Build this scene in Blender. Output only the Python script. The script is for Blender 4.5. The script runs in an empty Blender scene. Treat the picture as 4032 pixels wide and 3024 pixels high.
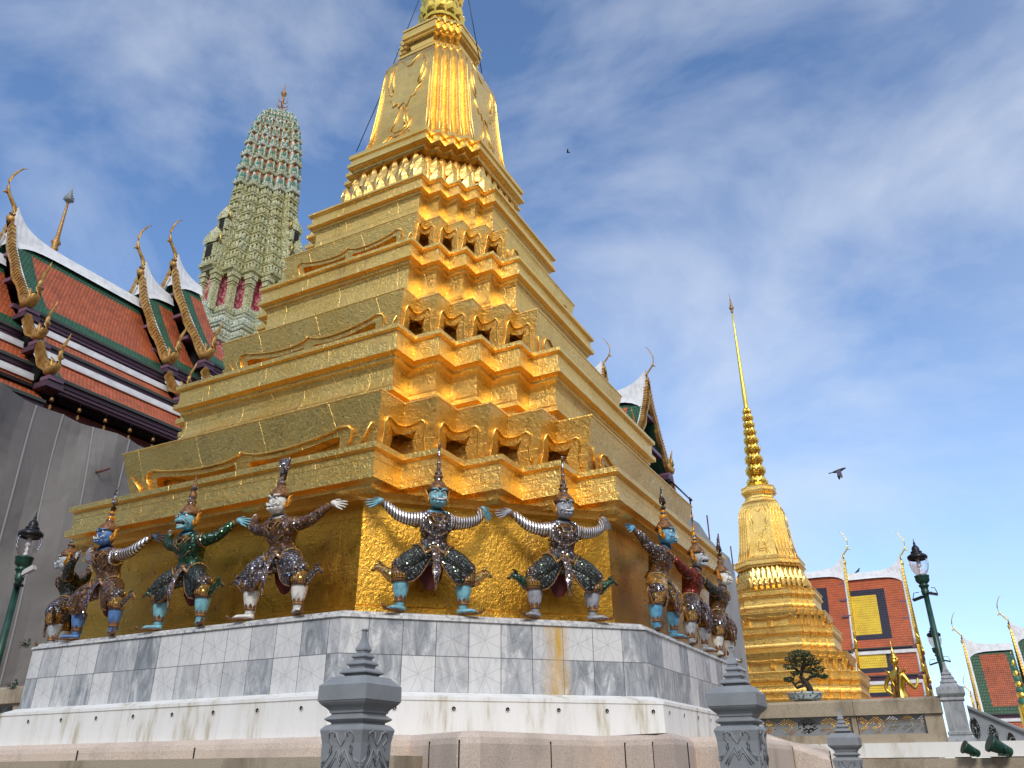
import bpy, math, random
from mathutils import Vector, Matrix
random.seed(7)
PI = math.pi
# ------------------------------------------------------------------ camera
scene = bpy.context.scene
CAM = Vector((8.338, -12.102, 1.6))
YAW, PITCH, ROLL, FPX = math.radians(-27.57), math.radians(25.896), math.radians(-0.380), 3123.37
FW = Vector((math.sin(YAW)*math.cos(PITCH), math.cos(YAW)*math.cos(PITCH), math.sin(PITCH)))
R0 = Vector((math.cos(YAW), -math.sin(YAW), 0)); U0 = R0.cross(FW)
RT = math.cos(ROLL)*R0 + math.sin(ROLL)*U0; UP = -math.sin(ROLL)*R0 + math.cos(ROLL)*U0
cd = bpy.data.cameras.new('camera'); co = bpy.data.objects.new('camera', cd)
scene.collection.objects.link(co)
cd.sensor_width = 36; cd.lens = FPX/4032*36; cd.clip_end = 5000; cd.clip_start = .05
co.matrix_world = Matrix(((RT.x, UP.x, -FW.x, CAM.x), (RT.y, UP.y, -FW.y, CAM.y), (RT.z, UP.z, -FW.z, CAM.z), (0, 0, 0, 1)))
scene.camera = co
# ------------------------------------------------------------------ light
SUN_AZ, SUN_EL = math.radians(152), math.radians(38)     # azimuth from +Y clockwise
w = bpy.data.worlds.new('World'); scene.world = w; w.use_nodes = True
nt = w.node_tree; nt.nodes.clear()
N = nt.nodes.new; Lk = nt.links.new
out = N('ShaderNodeOutputWorld'); bg = N('ShaderNodeBackground'); bg.inputs[1].default_value = .15
sky = N('ShaderNodeTexSky'); sky.sky_type = 'NISHITA'; sky.sun_disc = False
sky.sun_elevation = SUN_EL; sky.sun_rotation = SUN_AZ; sky.dust_density = .4; sky.ozone_density = 5.5
tc = N('ShaderNodeTexCoord'); mp = N('ShaderNodeMapping'); mp.inputs['Rotation'].default_value = (.5, .35, 1.1); mp.inputs['Scale'].default_value = (1, 1.25, 1.9); mp.inputs['Location'].default_value = (.35, .1, .6)
Lk(tc.outputs['Generated'], mp.inputs[0])
n1 = N('ShaderNodeTexNoise'); n1.inputs['Scale'].default_value = 2.6; n1.inputs['Detail'].default_value = 9; n1.inputs['Roughness'].default_value = .56; n1.inputs['Distortion'].default_value = .25
Lk(mp.outputs[0], n1.inputs[0])
cr = N('ShaderNodeValToRGB'); cr.color_ramp.elements[0].position = .36; cr.color_ramp.elements[1].position = .70
cr.color_ramp.elements[0].color = (0, 0, 0, 1); cr.color_ramp.elements[1].color = (1, 1, 1, 1)
Lk(n1.outputs['Fac'], cr.inputs[0])
# more veil towards the horizon and towards the right (east) of the place
sx = N('ShaderNodeSeparateXYZ'); Lk(tc.outputs['Generated'], sx.inputs[0])
ma = N('ShaderNodeMath'); ma.operation = 'MULTIPLY_ADD'; ma.inputs[1].default_value = .70; ma.inputs[2].default_value = .72
Lk(sx.outputs['X'], ma.inputs[0])
my_ = N('ShaderNodeMath'); my_.operation = 'MULTIPLY_ADD'; my_.inputs[1].default_value = -.38; Lk(sx.outputs['Y'], my_.inputs[0]); Lk(ma.outputs[0], my_.inputs[2])
mb_ = N('ShaderNodeMath'); mb_.operation = 'MULTIPLY_ADD'; mb_.inputs[1].default_value = -.62; Lk(sx.outputs['Z'], mb_.inputs[0]); Lk(my_.outputs[0], mb_.inputs[2])
mc = N('ShaderNodeMath'); mc.operation = 'MULTIPLY_ADD'; mc.inputs[1].default_value = .75; mc.use_clamp = True
Lk(cr.outputs[0], mc.inputs[0]); Lk(mb_.outputs[0], mc.inputs[2])
md = N('ShaderNodeMath'); md.operation = 'MULTIPLY'; md.inputs[1].default_value = .76; Lk(mc.outputs[0], md.inputs[0])
mx = N('ShaderNodeMix'); mx.data_type = 'RGBA'
cz = N('ShaderNodeValToRGB'); cz.color_ramp.elements[0].position = .05; cz.color_ramp.elements[0].color = (.52, .66, .88, 1); cz.color_ramp.elements[1].position = .5; cz.color_ramp.elements[1].color = (.87, .92, 1.0, 1)
Lk(sx.outputs['Z'], cz.inputs[0])
cs = N('ShaderNodeVectorMath'); cs.operation = 'SCALE'; cs.inputs['Scale'].default_value = 5.0; Lk(cz.outputs[0], cs.inputs[0]); Lk(cs.outputs[0], mx.inputs[7])
Lk(md.outputs[0], mx.inputs[0]); Lk(sky.outputs[0], mx.inputs[6]); Lk(mx.outputs[2], bg.inputs[0]); Lk(bg.outputs[0], out.inputs[0])
sd = bpy.data.lights.new('sun', 'SUN'); sd.energy = 1.5; sd.angle = math.radians(16); sd.color = (1, .95, .86)
so = bpy.data.objects.new('sun', sd); scene.collection.objects.link(so)
sdir = Vector((math.sin(SUN_AZ)*math.cos(SUN_EL), math.cos(SUN_AZ)*math.cos(SUN_EL), math.sin(SUN_EL)))
so.rotation_euler = sdir.to_track_quat('Z', 'Y').to_euler()
scene.view_settings.view_transform = 'Standard'; scene.view_settings.look = 'None'
scene.view_settings.exposure = .5; scene.view_settings.gamma = 1
# ------------------------------------------------------------------ helpers
COL = scene.collection
def at(px, py, ax, val):
    """point seen at (px,py) of the 2212 px wide photograph that lies on the plane axis ax = val"""
    k = 4032/2212
    d = FW + ((px*k-2016)/FPX)*RT + ((1512-py*k)/FPX)*UP
    t = (val-CAM[ax])/d[ax]
    return CAM + t*d
def atd(px, py, dist):
    k = 4032/2212
    d = FW + ((px*k-2016)/FPX)*RT + ((1512-py*k)/FPX)*UP
    return CAM + d*(dist/math.hypot(d.x, d.y))
def s2(x, y): return x*2212/4032, y*2212/4032
def tag(o, label=None, cat=None, group=None, kind=None):
    if label: o['label'] = label
    if cat: o['category'] = cat
    if group: o['group'] = group
    if kind: o['kind'] = kind
    return o
def empty(name, loc=(0, 0, 0), rz=0):
    o = bpy.data.objects.new(name, None); COL.objects.link(o); o.location = loc; o.rotation_euler = (0, 0, rz); return o
class MB:
    def __init__(s): s.v = []; s.f = []; s.m = []; s.uv = []; s.sm = []
    def quad(s, pts, m=0, uv=None, smooth=False):
        i = len(s.v); s.v += [tuple(p) for p in pts]; s.f.append(tuple(range(i, i+len(pts)))); s.m.append(m)
        s.uv.append(uv if uv else [(0, 0)]*len(pts)); s.sm.append(smooth)
    def rings(s, rings, m=0, closed=True, cap0=False, cap1=False, uvs=None, smooth=False):
        n = len(rings[0]); i = len(s.v)
        for r in rings: s.v += [tuple(p) for p in r]
        for a in range(len(rings)-1):
            mm = m[a] if isinstance(m, (list, tuple)) else m
            for b in range(n if closed else n-1):
                c = (b+1) % n
                s.f.append((i+a*n+b, i+a*n+c, i+(a+1)*n+c, i+(a+1)*n+b)); s.m.append(mm); s.sm.append(smooth)
                if uvs:
                    u, v = uvs; s.uv.append([(u[b], v[a]), (u[b+1], v[a]), (u[b+1], v[a+1]), (u[b], v[a+1])])
                else: s.uv.append([(0, 0)]*4)
        m0 = m[0] if isinstance(m, (list, tuple)) else m
        m1 = m[-1] if isinstance(m, (list, tuple)) else m
        if cap0: s.f.append(tuple(i+b for b in reversed(range(n)))); s.m.append(m0); s.uv.append([(0, 0)]*n); s.sm.append(False)
        if cap1:
            j = i+(len(rings)-1)*n; s.f.append(tuple(j+b for b in range(n))); s.m.append(m1); s.uv.append([(0, 0)]*n); s.sm.append(False)
    def box(s, c, h, m=0, rot=None):
        P = []
        for z in (-1, 1):
            for x, y in ((-1, -1), (1, -1), (1, 1), (-1, 1)):
                p = Vector((x*h[0], y*h[1], z*h[2]))
                if rot is not None: p = rot @ p
                P.append(p+Vector(c))
        i = len(s.v); s.v += [tuple(p) for p in P]
        for f in ((3, 2, 1, 0), (4, 5, 6, 7), (0, 1, 5, 4), (1, 2, 6, 5), (2, 3, 7, 6), (3, 0, 4, 7)):
            s.f.append(tuple(i+k for k in f)); s.m.append(m); s.uv.append([(0, 0), (1, 0), (1, 1), (0, 1)]); s.sm.append(False)
    def tube(s, path, rad, m=0, n=8, caps=True, smooth=True, flat=1, upv=None):
        path = [Vector(p) for p in path]; rs = rad if isinstance(rad, (list, tuple)) else [rad]*len(path)
        rings = []; up = Vector(upv) if upv else Vector((0, 0, 1))
        for i, p in enumerate(path):
            t = (path[min(i+1, len(path)-1)]-path[max(i-1, 0)]).normalized()
            a = t.cross(up)
            if a.length < .05: a = t.cross(Vector((0, 1, 0)))
            a.normalize(); b = a.cross(t).normalized()
            rings.append([p+rs[i]*(math.cos(2*PI*k/n)*a+flat*math.sin(2*PI*k/n)*b) for k in range(n)])
        s.rings(rings, m, True, caps, caps, smooth=smooth)
    def lathe(s, prof, c=(0, 0, 0), m=0, n=24, smooth=True, caps=True, wob=0, sx=1, sy=1):
        rings = [[(c[0]+sx*r*math.cos(2*PI*k/n), c[1]+sy*r*math.sin(2*PI*k/n), c[2]+z) for k in range(n)] for r, z in prof]
        s.rings(rings, m, True, caps, caps, smooth=smooth)
    def ell(s, c, r, m=0, n=12, k=8, rot=None):
        rings = []
        for j in range(k+1):
            a = -PI/2+PI*j/k; rr = max(math.cos(a), .02); ring = []
            for q in range(n):
                p = Vector((r[0]*rr*math.cos(2*PI*q/n), r[1]*rr*math.sin(2*PI*q/n), r[2]*math.sin(a)))
                if rot is not None: p = rot @ p
                ring.append(p+Vector(c))
            rings.append(ring)
        s.rings(rings, m, True, True, True, smooth=True)
    def petal(s, p, tan, nor, wd, ht, lean=.3, curl=0, m=0, thick=.04, upd=None):
        """pointed lotus leaf: p base centre, tan along base, nor outward; ridge in the middle"""
        p = Vector(p); tan = Vector(tan).normalized(); nor = Vector(nor).normalized(); up = Vector(upd) if upd else Vector((0, 0, 1))
        prof = [(.42, 0, 0), (.5, .25, .3), (.46, .5, .65), (.3, .75, .9), (0, 1.0, 1.0+curl)]
        L = []; Rr = []; Cc = []
        for wv, h, o in prof:
            b = p+up*(h*ht)+nor*(lean*o*ht)
            L.append(b-tan*(wv*wd)); Rr.append(b+tan*(wv*wd)); Cc.append(b+nor*(thick*(1 if h < .95 else .3)))
        for i in range(4):
            s.quad([L[i], Cc[i], Cc[i+1], L[i+1]], m); s.quad([Cc[i], Rr[i], Rr[i+1], Cc[i+1]], m)
            B0 = Cc[i]-nor*thick*2.2; B1 = Cc[i+1]-nor*thick*(2.2 if i < 3 else .6)
            s.quad([B0, L[i], L[i+1], B1], m); s.quad([Rr[i], B0, B1, Rr[i+1]], m)
    def build(s, name, mats, parent=None, loc=None, autosm=False):
        me = bpy.data.meshes.new(name)
        me.from_pydata(s.v, [], s.f)
        if not isinstance(mats, (list, tuple)): mats = [mats]
        for m in mats: me.materials.append(m)
        me.polygons.foreach_set('material_index', s.m); me.polygons.foreach_set('use_smooth', s.sm)
        uvl = me.uv_layers.new(name='UVMap')
        flat = [c for f in s.uv for uv in f for c in uv]
        uvl.data.foreach_set('uv', flat)
        me.update()
        o = bpy.data.objects.new(name, me); COL.objects.link(o)
        if parent: o.parent = parent
        if loc: o.location = loc
        return o
def kids(o): return [c for c in bpy.data.objects if c.parent == o]
def copy_tree(o, parent=None):
    c = o.copy(); COL.objects.link(c)
    if parent: c.parent = parent
    for ch in kids(o): copy_tree(ch, c)
    return c
# ------------------------------------------------------------------ materials
def mat(name, col=(.5, .5, .5), rough=.6, metal=0, build=None, spec=None):
    m = bpy.data.materials.new(name); m.use_nodes = True
    b = m.node_tree.nodes['Principled BSDF']
    b.inputs['Base Color'].default_value = (*col, 1); b.inputs['Roughness'].default_value = rough; b.inputs['Metallic'].default_value = metal
    if spec is not None: b.inputs['Specular IOR Level'].default_value = spec
    if build: build(m.node_tree, b)
    return m
def nn(t, typ, **k):
    n = t.nodes.new(typ)
    for a, v in k.items():
        if a.startswith('i_'):
            n.inputs[a[2:].replace('_', ' ')].default_value = v
        else: setattr(n, a, v)
    return n
def coord(t, kind='Object'):
    return nn(t, 'ShaderNodeTexCoord').outputs[kind]
def noise(t, vec, sc, det=4, rough=.5, dist=0):
    n = nn(t, 'ShaderNodeTexNoise'); n.inputs['Scale'].default_value = sc; n.inputs['Detail'].default_value = det
    n.inputs['Roughness'].default_value = rough; n.inputs['Distortion'].default_value = dist
    t.links.new(vec, n.inputs[0]); return n.outputs['Fac']
def scaled(t, vec, s):
    n = nn(t, 'ShaderNodeMapping'); n.inputs['Scale'].default_value = s; t.links.new(vec, n.inputs[0]); return n.outputs[0]
def ramp(t, fac, stops):
    n = nn(t, 'ShaderNodeValToRGB'); e = n.color_ramp.elements
    e[0].position = stops[0][0]; e[0].color = (*stops[0][1], 1); e[1].position = stops[-1][0]; e[1].color = (*stops[-1][1], 1)
    for p, c in stops[1:-1]:
        q = e.new(p); q.color = (*c, 1)
    t.links.new(fac, n.inputs[0]); return n.outputs[0]
def mixc(t, fac, a, b, mode='MIX'):
    n = nn(t, 'ShaderNodeMix', data_type='RGBA', blend_type=mode)
    for i, x in ((0, fac), (6, a), (7, b)):
        if hasattr(x, 'is_linked') or isinstance(x, bpy.types.NodeSocket): t.links.new(x, n.inputs[i])
        elif i == 0: n.inputs[0].default_value = x
        else: n.inputs[i].default_value = (*x, 1)
    return n.outputs[2]
def math_(t, op, a, b=None, clamp=False):
    n = nn(t, 'ShaderNodeMath', operation=op, use_clamp=clamp)
    for i, x in ((0, a), (1, b)):
        if x is None: continue
        if isinstance(x, bpy.types.NodeSocket): t.links.new(x, n.inputs[i])
        else: n.inputs[i].default_value = x
    return n.outputs[0]
def bump(t, b, h, strength=.4, dist=.02, prev=None):
    n = nn(t, 'ShaderNodeBump'); n.inputs['Strength'].default_value = strength; n.inputs['Distance'].default_value = dist
    t.links.new(h, n.inputs['Height'])
    if prev: t.links.new(prev, n.inputs['Normal'])
    t.links.new(n.outputs[0], b.inputs['Normal']); return n.outputs[0]
def gold_build(sc=1.0, tarnish=.5, bstr=.55, c0=(.86, .53, .13), c1=(.97, .635, .18), c2=(1.0, .675, .21)):
    def f(t, b):
        v = coord(t)
        a = noise(t, v, 15*sc, 5, .62, .9)
        c = noise(t, scaled(t, v, (1, 1, .4)), 42*sc, 3, .55, .6)
        h = math_(t, 'ADD', a, math_(t, 'MULTIPLY', c, .45))
        bump(t, b, h, bstr, .035/sc)
        big = noise(t, v, .9*sc, 5, .6, .4)
        col = ramp(t, big, [(.3, c0), (.5, c1), (.72, c2)])
        spots = noise(t, v, 5*sc, 6, .7, .5)
        dk = ramp(t, spots, [(.60, (0, 0, 0)), (.74, (1, 1, 1))])
        col = mixc(t, math_(t, 'MULTIPLY', dk, tarnish), col, (.42, .25, .10))
        drip = noise(t, scaled(t, v, (1, 1, .10)), 3.2, 6, .7)
        col = mixc(t, math_(t, 'MULTIPLY', ramp(t, drip, [(.56, (0,)*3), (.70, (1,)*3)]), tarnish*.7), col, (.50, .30, .15))
        so_ = nn(t, 'ShaderNodeSeparateXYZ'); t.links.new(v, so_.inputs[0])
        cb = nn(t, 'ShaderNodeCombineXYZ'); t.links.new(math_(t, 'ADD', math_(t, 'SUBTRACT', so_.outputs[0], so_.outputs[1]), math_(t, 'MULTIPLY', big, .12)), cb.inputs[0]); t.links.new(so_.outputs[2], cb.inputs[1])
        bk = nn(t, 'ShaderNodeTexBrick'); bk.inputs['Scale'].default_value = 1; bk.inputs['Brick Width'].default_value = 1.25; bk.inputs['Row Height'].default_value = .62; bk.inputs['Mortar Size'].default_value = .007; bk.inputs['Mortar Smooth'].default_value = .5
        t.links.new(cb.outputs[0], bk.inputs[0])
        col = mixc(t, math_(t, 'MULTIPLY', bk.outputs['Fac'], .45), col, (.40, .23, .08))
        h = math_(t, 'SUBTRACT', h, math_(t, 'MULTIPLY', bk.outputs['Fac'], .5)); bump(t, b, h, bstr, .035/sc)
        t.links.new(col, b.inputs['Base Color'])
        rg = ramp(t, spots, [(.35, (.24,)*3), (.7, (.44,)*3)])
        t.links.new(rg, b.inputs['Roughness'])
    return f
M = {}
M['gold'] = mat('gold_leaf', metal=1, build=gold_build(1.25, .5, .52))
M['gold_wall'] = mat('gold_leaf_painted_orange_glow', metal=1, build=gold_build(1.4, .4, .34, (.70, .35, .04), (.80, .42, .055), (.86, .47, .07)))  # same leaf as above; its orange reflected glow is painted into the base colour
M['gold_smooth'] = mat('gold_leaf_smooth', metal=1, build=gold_build(1.3, .15, .3))
M['gold_trim'] = mat('gilded_trim', (.75, .47, .12), .38, .85, build=lambda t, b: bump(t, b, noise(t, coord(t), 18, 4), .5, .03))
M['gold_bright'] = mat('bright_gilding', (.98, .66, .12), .3, 1, build=lambda t, b: bump(t, b, noise(t, coord(t), 14, 3), .3, .02))
M['gold_old'] = mat('weathered_gilding', metal=.55, build=lambda t, b: (t.links.new(ramp(t, noise(t, coord(t), 9, 5, .6), [(.3, (.16, .08, .03)), (.55, (.45, .25, .08)), (.8, (.62, .38, .12))]), b.inputs['Base Color']), bump(t, b, noise(t, coord(t), 20, 3), .6, .03), setattr(b.inputs['Roughness'], 'default_value', .5)))
def marble_build(stain=True):
    def f(t, b):
        uv = coord(t, 'UV'); T = .373
        sp = nn(t, 'ShaderNodeSeparateXYZ'); t.links.new(uv, sp.inputs[0])
        u = math_(t, 'DIVIDE', sp.outputs[0], T); vv = math_(t, 'DIVIDE', sp.outputs[1], T)
        fu = math_(t, 'FLOOR', u); fv = math_(t, 'FLOOR', vv)
        cb = nn(t, 'ShaderNodeCombineXYZ'); t.links.new(fu, cb.inputs[0]); t.links.new(fv, cb.inputs[1])
        wn = nn(t, 'ShaderNodeTexWhiteNoise', noise_dimensions='3D'); t.links.new(cb.outputs[0], wn.inputs[0])
        # veins, shifted and turned per tile
        ad = nn(t, 'ShaderNodeVectorMath', operation='MULTIPLY_ADD'); t.links.new(wn.outputs['Color'], ad.inputs[0]); ad.inputs[1].default_value = (40, 40, 40); t.links.new(coord(t), ad.inputs[2])
        vm = nn(t, 'ShaderNodeMapping'); vm.inputs['Rotation'].default_value = (.4, .5, .6); vm.inputs['Scale'].default_value = (1, 1, .38); t.links.new(ad.outputs[0], vm.inputs[0])
        vn = noise(t, vm.outputs[0], 5.5, 9, .66, 1.5)
        grey = ramp(t, vn, [(.30, (.17, .185, .21)), (.45, (.30, .32, .345)), (.56, (.44, .455, .475)), (.66, (.66, .665, .67))])
        wht = ramp(t, vn, [(.3, (.52, .53, .55)), (.5, (.68, .68, .68)), (.7, (.74, .73, .72))])
        sel = ramp(t, wn.outputs['Value'], [(.25, (0, 0, 0)), (.62, (1, 1, 1))])
        col = mixc(t, sel, wht, grey)
        # carved star
        x = math_(t, 'SUBTRACT', math_(t, 'FRACT', u), .5); y = math_(t, 'SUBTRACT', math_(t, 'FRACT', vv), .5)
        line = None
        for ang in (68, 112, 24, 156):
            a = math.radians(ang); d = math_(t, 'ABSOLUTE', math_(t, 'SUBTRACT', math_(t, 'MULTIPLY', x, math.sin(a)), math_(t, 'MULTIPLY', y, math.cos(a))))
            line = d if line is None else math_(t, 'MINIMUM', line, d)
        star = math_(t, 'LESS_THAN', line, .008)
        ex = math_(t, 'SUBTRACT', .5, math_(t, 'ABSOLUTE', x)); ey = math_(t, 'SUBTRACT', .5, math_(t, 'ABSOLUTE', y))
        jt = math_(t, 'LESS_THAN', math_(t, 'MINIMUM', ex, ey), .011)
        col = mixc(t, math_(t, 'MULTIPLY', star, .38), col, (.2, .2, .21))
        col = mixc(t, math_(t, 'MULTIPLY', jt, .8), col, (.07, .07, .08))
        if stain:
            ob = nn(t, 'ShaderNodeSeparateXYZ'); t.links.new(coord(t), ob.inputs[0])
            dx = math_(t, 'SUBTRACT', ob.outputs[0], 4.36)
            wob = math_(t, 'MULTIPLY', math_(t, 'SUBTRACT', noise(t, coord(t), 3, 4), .5), .12)
            dd = math_(t, 'ABSOLUTE', math_(t, 'ADD', dx, wob))
            front = math_(t, 'LESS_THAN', ob.outputs[1], 0)
            st = ramp(t, dd, [(0, (1, 1, 1)), (.05, (.7, .7, .7)), (.14, (0, 0, 0))])
            st = math_(t, 'MULTIPLY', math_(t, 'MULTIPLY', st, front), ramp(t, noise(t, scaled(t, coord(t), (1, 1, .12)), 14, 4), [(.35, (.45,)*3), (.6, (1,)*3)]))
            col = mixc(t, st, col, (.62, .36, .05))
        t.links.new(col, b.inputs['Base Color'])
        bump(t, b, math_(t, 'SUBTRACT', 1, math_(t, 'MAXIMUM', jt, math_(t, 'MULTIPLY', star, .4))), .5, .006)
    return f
M['marble'] = mat('marble_tiles', rough=.38, build=marble_build())
def lip_build(t, b):
    vn = noise(t, scaled(t, coord(t), (1, 1, .6)), 7, 8, .7, 2)
    t.links.new(ramp(t, vn, [(.35, (.22, .24, .27)), (.5, (.55, .55, .54)), (.65, (.72, .70, .67))]), b.inputs['Base Color'])
M['marble_lip'] = mat('marble_edging', rough=.4, build=lip_build)
def white_build(t, b):
    v = coord(t)
    s = noise(t, scaled(t, v, (1, 1, .16)), 5, 6, .65)
    c = ramp(t, s, [(.34, (.50, .46, .36)), (.43, (.72, .71, .67)), (.52, (.78, .78, .765)), (.7, (.81, .81, .80))])
    g = noise(t, v, 30, 4, .6)
    c = mixc(t, math_(t, 'MULTIPLY', ramp(t, g, [(.66, (0,)*3), (.75, (1,)*3)]), .3), c, (.45, .43, .38))
    t.links.new(c, b.inputs['Base Color']); bump(t, b, noise(t, v, 22, 4), .25, .008)
M['white'] = mat('white_plaster', rough=.7, build=white_build)
def granite_build(a, b_, c, dirt=.5):
    def f(t, b):
        v = coord(t)
        g = noise(t, v, 130, 3, .8); big = noise(t, scaled(t, v, (1, 1, .5)), 1.7, 6, .62, .4)
        col = ramp(t, g, [(.33, a), (.5, b_), (.68, c)])
        col = mixc(t, math_(t, 'MULTIPLY', ramp(t, big, [(.5, (0,)*3), (.68, (1,)*3)]), dirt), col, (.13, .10, .065))
        t.links.new(col, b.inputs['Base Color']); bump(t, b, g, .35, .006)
    return f
M['granite'] = mat('pink_granite', rough=.75, build=granite_build((.30, .22, .16), (.66, .54, .45), (.80, .70, .62), .25))
M['granite_old'] = mat('weathered_granite', rough=.85, build=granite_build((.16, .13, .09), (.42, .35, .26), (.58, .50, .38), .7))
def greypaint(t, b):
    v = coord(t); g = noise(t, v, 6, 6, .65, .4)
    t.links.new(ramp(t, g, [(.3, (.225, .24, .255)), (.5, (.255, .272, .29)), (.72, (.295, .31, .325))]), b.inputs['Base Color'])
    bump(t, b, noise(t, v, 40, 4), .25, .005)
M['grey_paint'] = mat('grey_painted_stone', rough=.5, build=greypaint)
M['grey_marble'] = mat('grey_marble', rough=.45, build=lambda t, b: t.links.new(ramp(t, noise(t, scaled(t, coord(t), (1, 1, .5)), 5, 8, .7, 1.8), [(.3, (.17, .18, .20)), (.5, (.30, .32, .34)), (.7, (.46, .47, .48))]), b.inputs['Base Color']))
def tiles_build(c, var=.35, sc=1.0, tw=.15, th=.20, mort=.022, mk=.16):
    def f(t, b):
        uv = coord(t, 'UV')
        br = nn(t, 'ShaderNodeTexBrick'); br.inputs['Scale'].default_value = 1.0
        br.inputs['Brick Width'].default_value = tw*sc; br.inputs['Row Height'].default_value = th*sc; br.inputs['Mortar Size'].default_value = mort*sc
        br.inputs['Mortar Smooth'].default_value = .6
        br.inputs['Color1'].default_value = (*[x*(1-var) for x in c], 1); br.inputs['Color2'].default_value = (*[min(1, x*(1+var)) for x in c], 1)
        br.inputs['Mortar'].default_value = (*[x*mk for x in c], 1)
        t.links.new(uv, br.inputs[0])
        g = noise(t, coord(t), 1.2, 5, .6)
        col = mixc(t, .45, br.outputs[0], ramp(t, g, [(.3, tuple(x*.55 for x in c)), (.7, tuple(min(1, x*1.35) for x in c))]))
        t.links.new(col, b.inputs['Base Color'])
        sp = nn(t, 'ShaderNodeSeparateXYZ'); t.links.new(uv, sp.inputs[0])
        row = math_(t, 'FRACT', math_(t, 'DIVIDE', sp.outputs[1], th*sc))
        h = math_(t, 'ADD', math_(t, 'MULTIPLY', row, -1.0), math_(t, 'MULTIPLY', br.outputs['Fac'], -.5))
        bump(t, b, h, 1.0, .07)
    return f
M['tile_red'] = mat('red_roof_tile', rough=.42, build=tiles_build((.55, .125, .042)))
M['tile_green'] = mat('green_roof_tile', rough=.4, build=tiles_build((.03, .13, .065)))
M['tile_yellow'] = mat('yellow_roof_tile', rough=.4, build=tiles_build((.95, .58, .03), .10, 1.1, mort=.012, mk=.5))
M['tile_red2'] = mat('orange_red_roof_tile', rough=.42, build=tiles_build((.56, .115, .03), .15, 1.1, mort=.014, mk=.4))
M['tile_navy'] = mat('navy_roof_tile', rough=.4, build=tiles_build((.022, .02, .045), .25, 1.1))
M['tile_green2'] = mat('bottle_green_roof_tile', rough=.4, build=tiles_build((.03, .11, .05), .25, 1.5))
M['stucco'] = mat('white_roof_stucco', rough=.6, build=lambda t, b: t.links.new(ramp(t, noise(t, coord(t), 2.5, 6, .6), [(.3, (.60, .60, .61)), (.6, (.80, .80, .80))]), b.inputs['Base Color']))
M['purple'] = mat('purple_brown_wood', (.075, .03, .055), .45)
M['purple_hi'] = mat('plum_painted_wood', (.17, .085, .13), .45)
M['maroon'] = mat('maroon_wood', (.16, .035, .03), .55, build=lambda t, b: bump(t, b, noise(t, coord(t), 6, 4), .6, .05))
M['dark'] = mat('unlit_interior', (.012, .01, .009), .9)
M['slate'] = mat('dark_edge_tile', (.05, .055, .05), .6)
def tarp_build(c):
    def f(t, b):
        v = coord(t)
        big = noise(t, v, .35, 6, .6, .6)
        t.links.new(ramp(t, big, [(.3, tuple(x*.72 for x in c)), (.5, c), (.72, tuple(x*1.2 for x in c))]), b.inputs['Base Color'])
        h = math_(t, 'ADD', noise(t, scaled(t, v, (1, .7, .45)), .8, 3, .45, .8), math_(t, 'MULTIPLY', noise(t, v, 25, 2), .02))
        bump(t, b, h, .6, .3)
    return f
M['tarp'] = mat('grey_tarpaulin', rough=.65, build=tarp_build((.20, .185, .175)))
M['tarp_lt'] = mat('pale_grey_tarpaulin', rough=.6, build=tarp_build((.34, .335, .33)))
M['seam'] = mat('tarpaulin_seam', (.30, .29, .28), .6)
M['rust'] = mat('rusty_steel_tube', rough=.7, metal=.3, build=lambda t, b: t.links.new(ramp(t, noise(t, coord(t), 8, 5), [(.3, (.10, .03, .022)), (.7, (.20, .07, .055))]), b.inputs['Base Color']))
M['lamp_green'] = mat('dark_green_enamel', rough=.35, metal=.2, build=lambda t, b: t.links.new(ramp(t, noise(t, coord(t), 7, 5), [(.3, (.012, .05, .035)), (.7, (.025, .085, .06))]), b.inputs['Base Color']))
M['black'] = mat('black_metal', (.018, .018, .022), .35, .5)
M['steel'] = mat('pale_fitting', (.55, .55, .55), .5)
def glass_build(t, b):
    b.inputs['Transmission Weight'].default_value = 1; b.inputs['IOR'].default_value = 1.15; b.inputs['Alpha'].default_value = .45
M['glass'] = mat('tinted_lantern_glass', (.86, .78, .88), .06, build=glass_build)
M['bulb'] = mat('white_bulb', (.8, .8, .8), .3)
M['bark'] = mat('dark_bark', rough=.9, build=lambda t, b: (t.links.new(ramp(t, noise(t, coord(t), 18, 5), [(.3, (.02, .016, .012)), (.7, (.07, .055, .04))]), b.inputs['Base Color']), bump(t, b, noise(t, coord(t), 30, 4), .8, .02)))
M['leaf'] = mat('dark_bonsai_leaf', rough=.6, build=lambda t, b: t.links.new(ramp(t, noise(t, coord(t), 9, 4), [(.3, (.012, .028, .012)), (.55, (.03, .06, .02)), (.8, (.09, .11, .035))]), b.inputs['Base Color']))
def pot_build(t, b):
    v = nn(t, 'ShaderNodeTexVoronoi'); v.inputs['Scale'].default_value = 16; t.links.new(coord(t), v.inputs[0])
    t.links.new(ramp(t, v.outputs['Distance'], [(.25, (.03, .10, .22)), (.42, (.45, .55, .55)), (.7, (.55, .62, .60))]), b.inputs['Base Color'])
M['pot'] = mat('blue_white_porcelain', rough=.2, build=pot_build)
M['feather'] = mat('dark_feathers', (.035, .035, .055), .6)
M['feather_gr'] = mat('slate_grey_feathers', (.10, .10, .14), .6)
M['ground'] = mat('paving', rough=.85, build=lambda t, b: t.links.new(ramp(t, noise(t, coord(t), .5, 8, .6), [(.3, (.09, .075, .055)), (.7, (.15, .125, .095))]), b.inputs['Base Color']))
M['wood_grey'] = mat('weathered_wood', (.14, .12, .10), .8)
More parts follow.
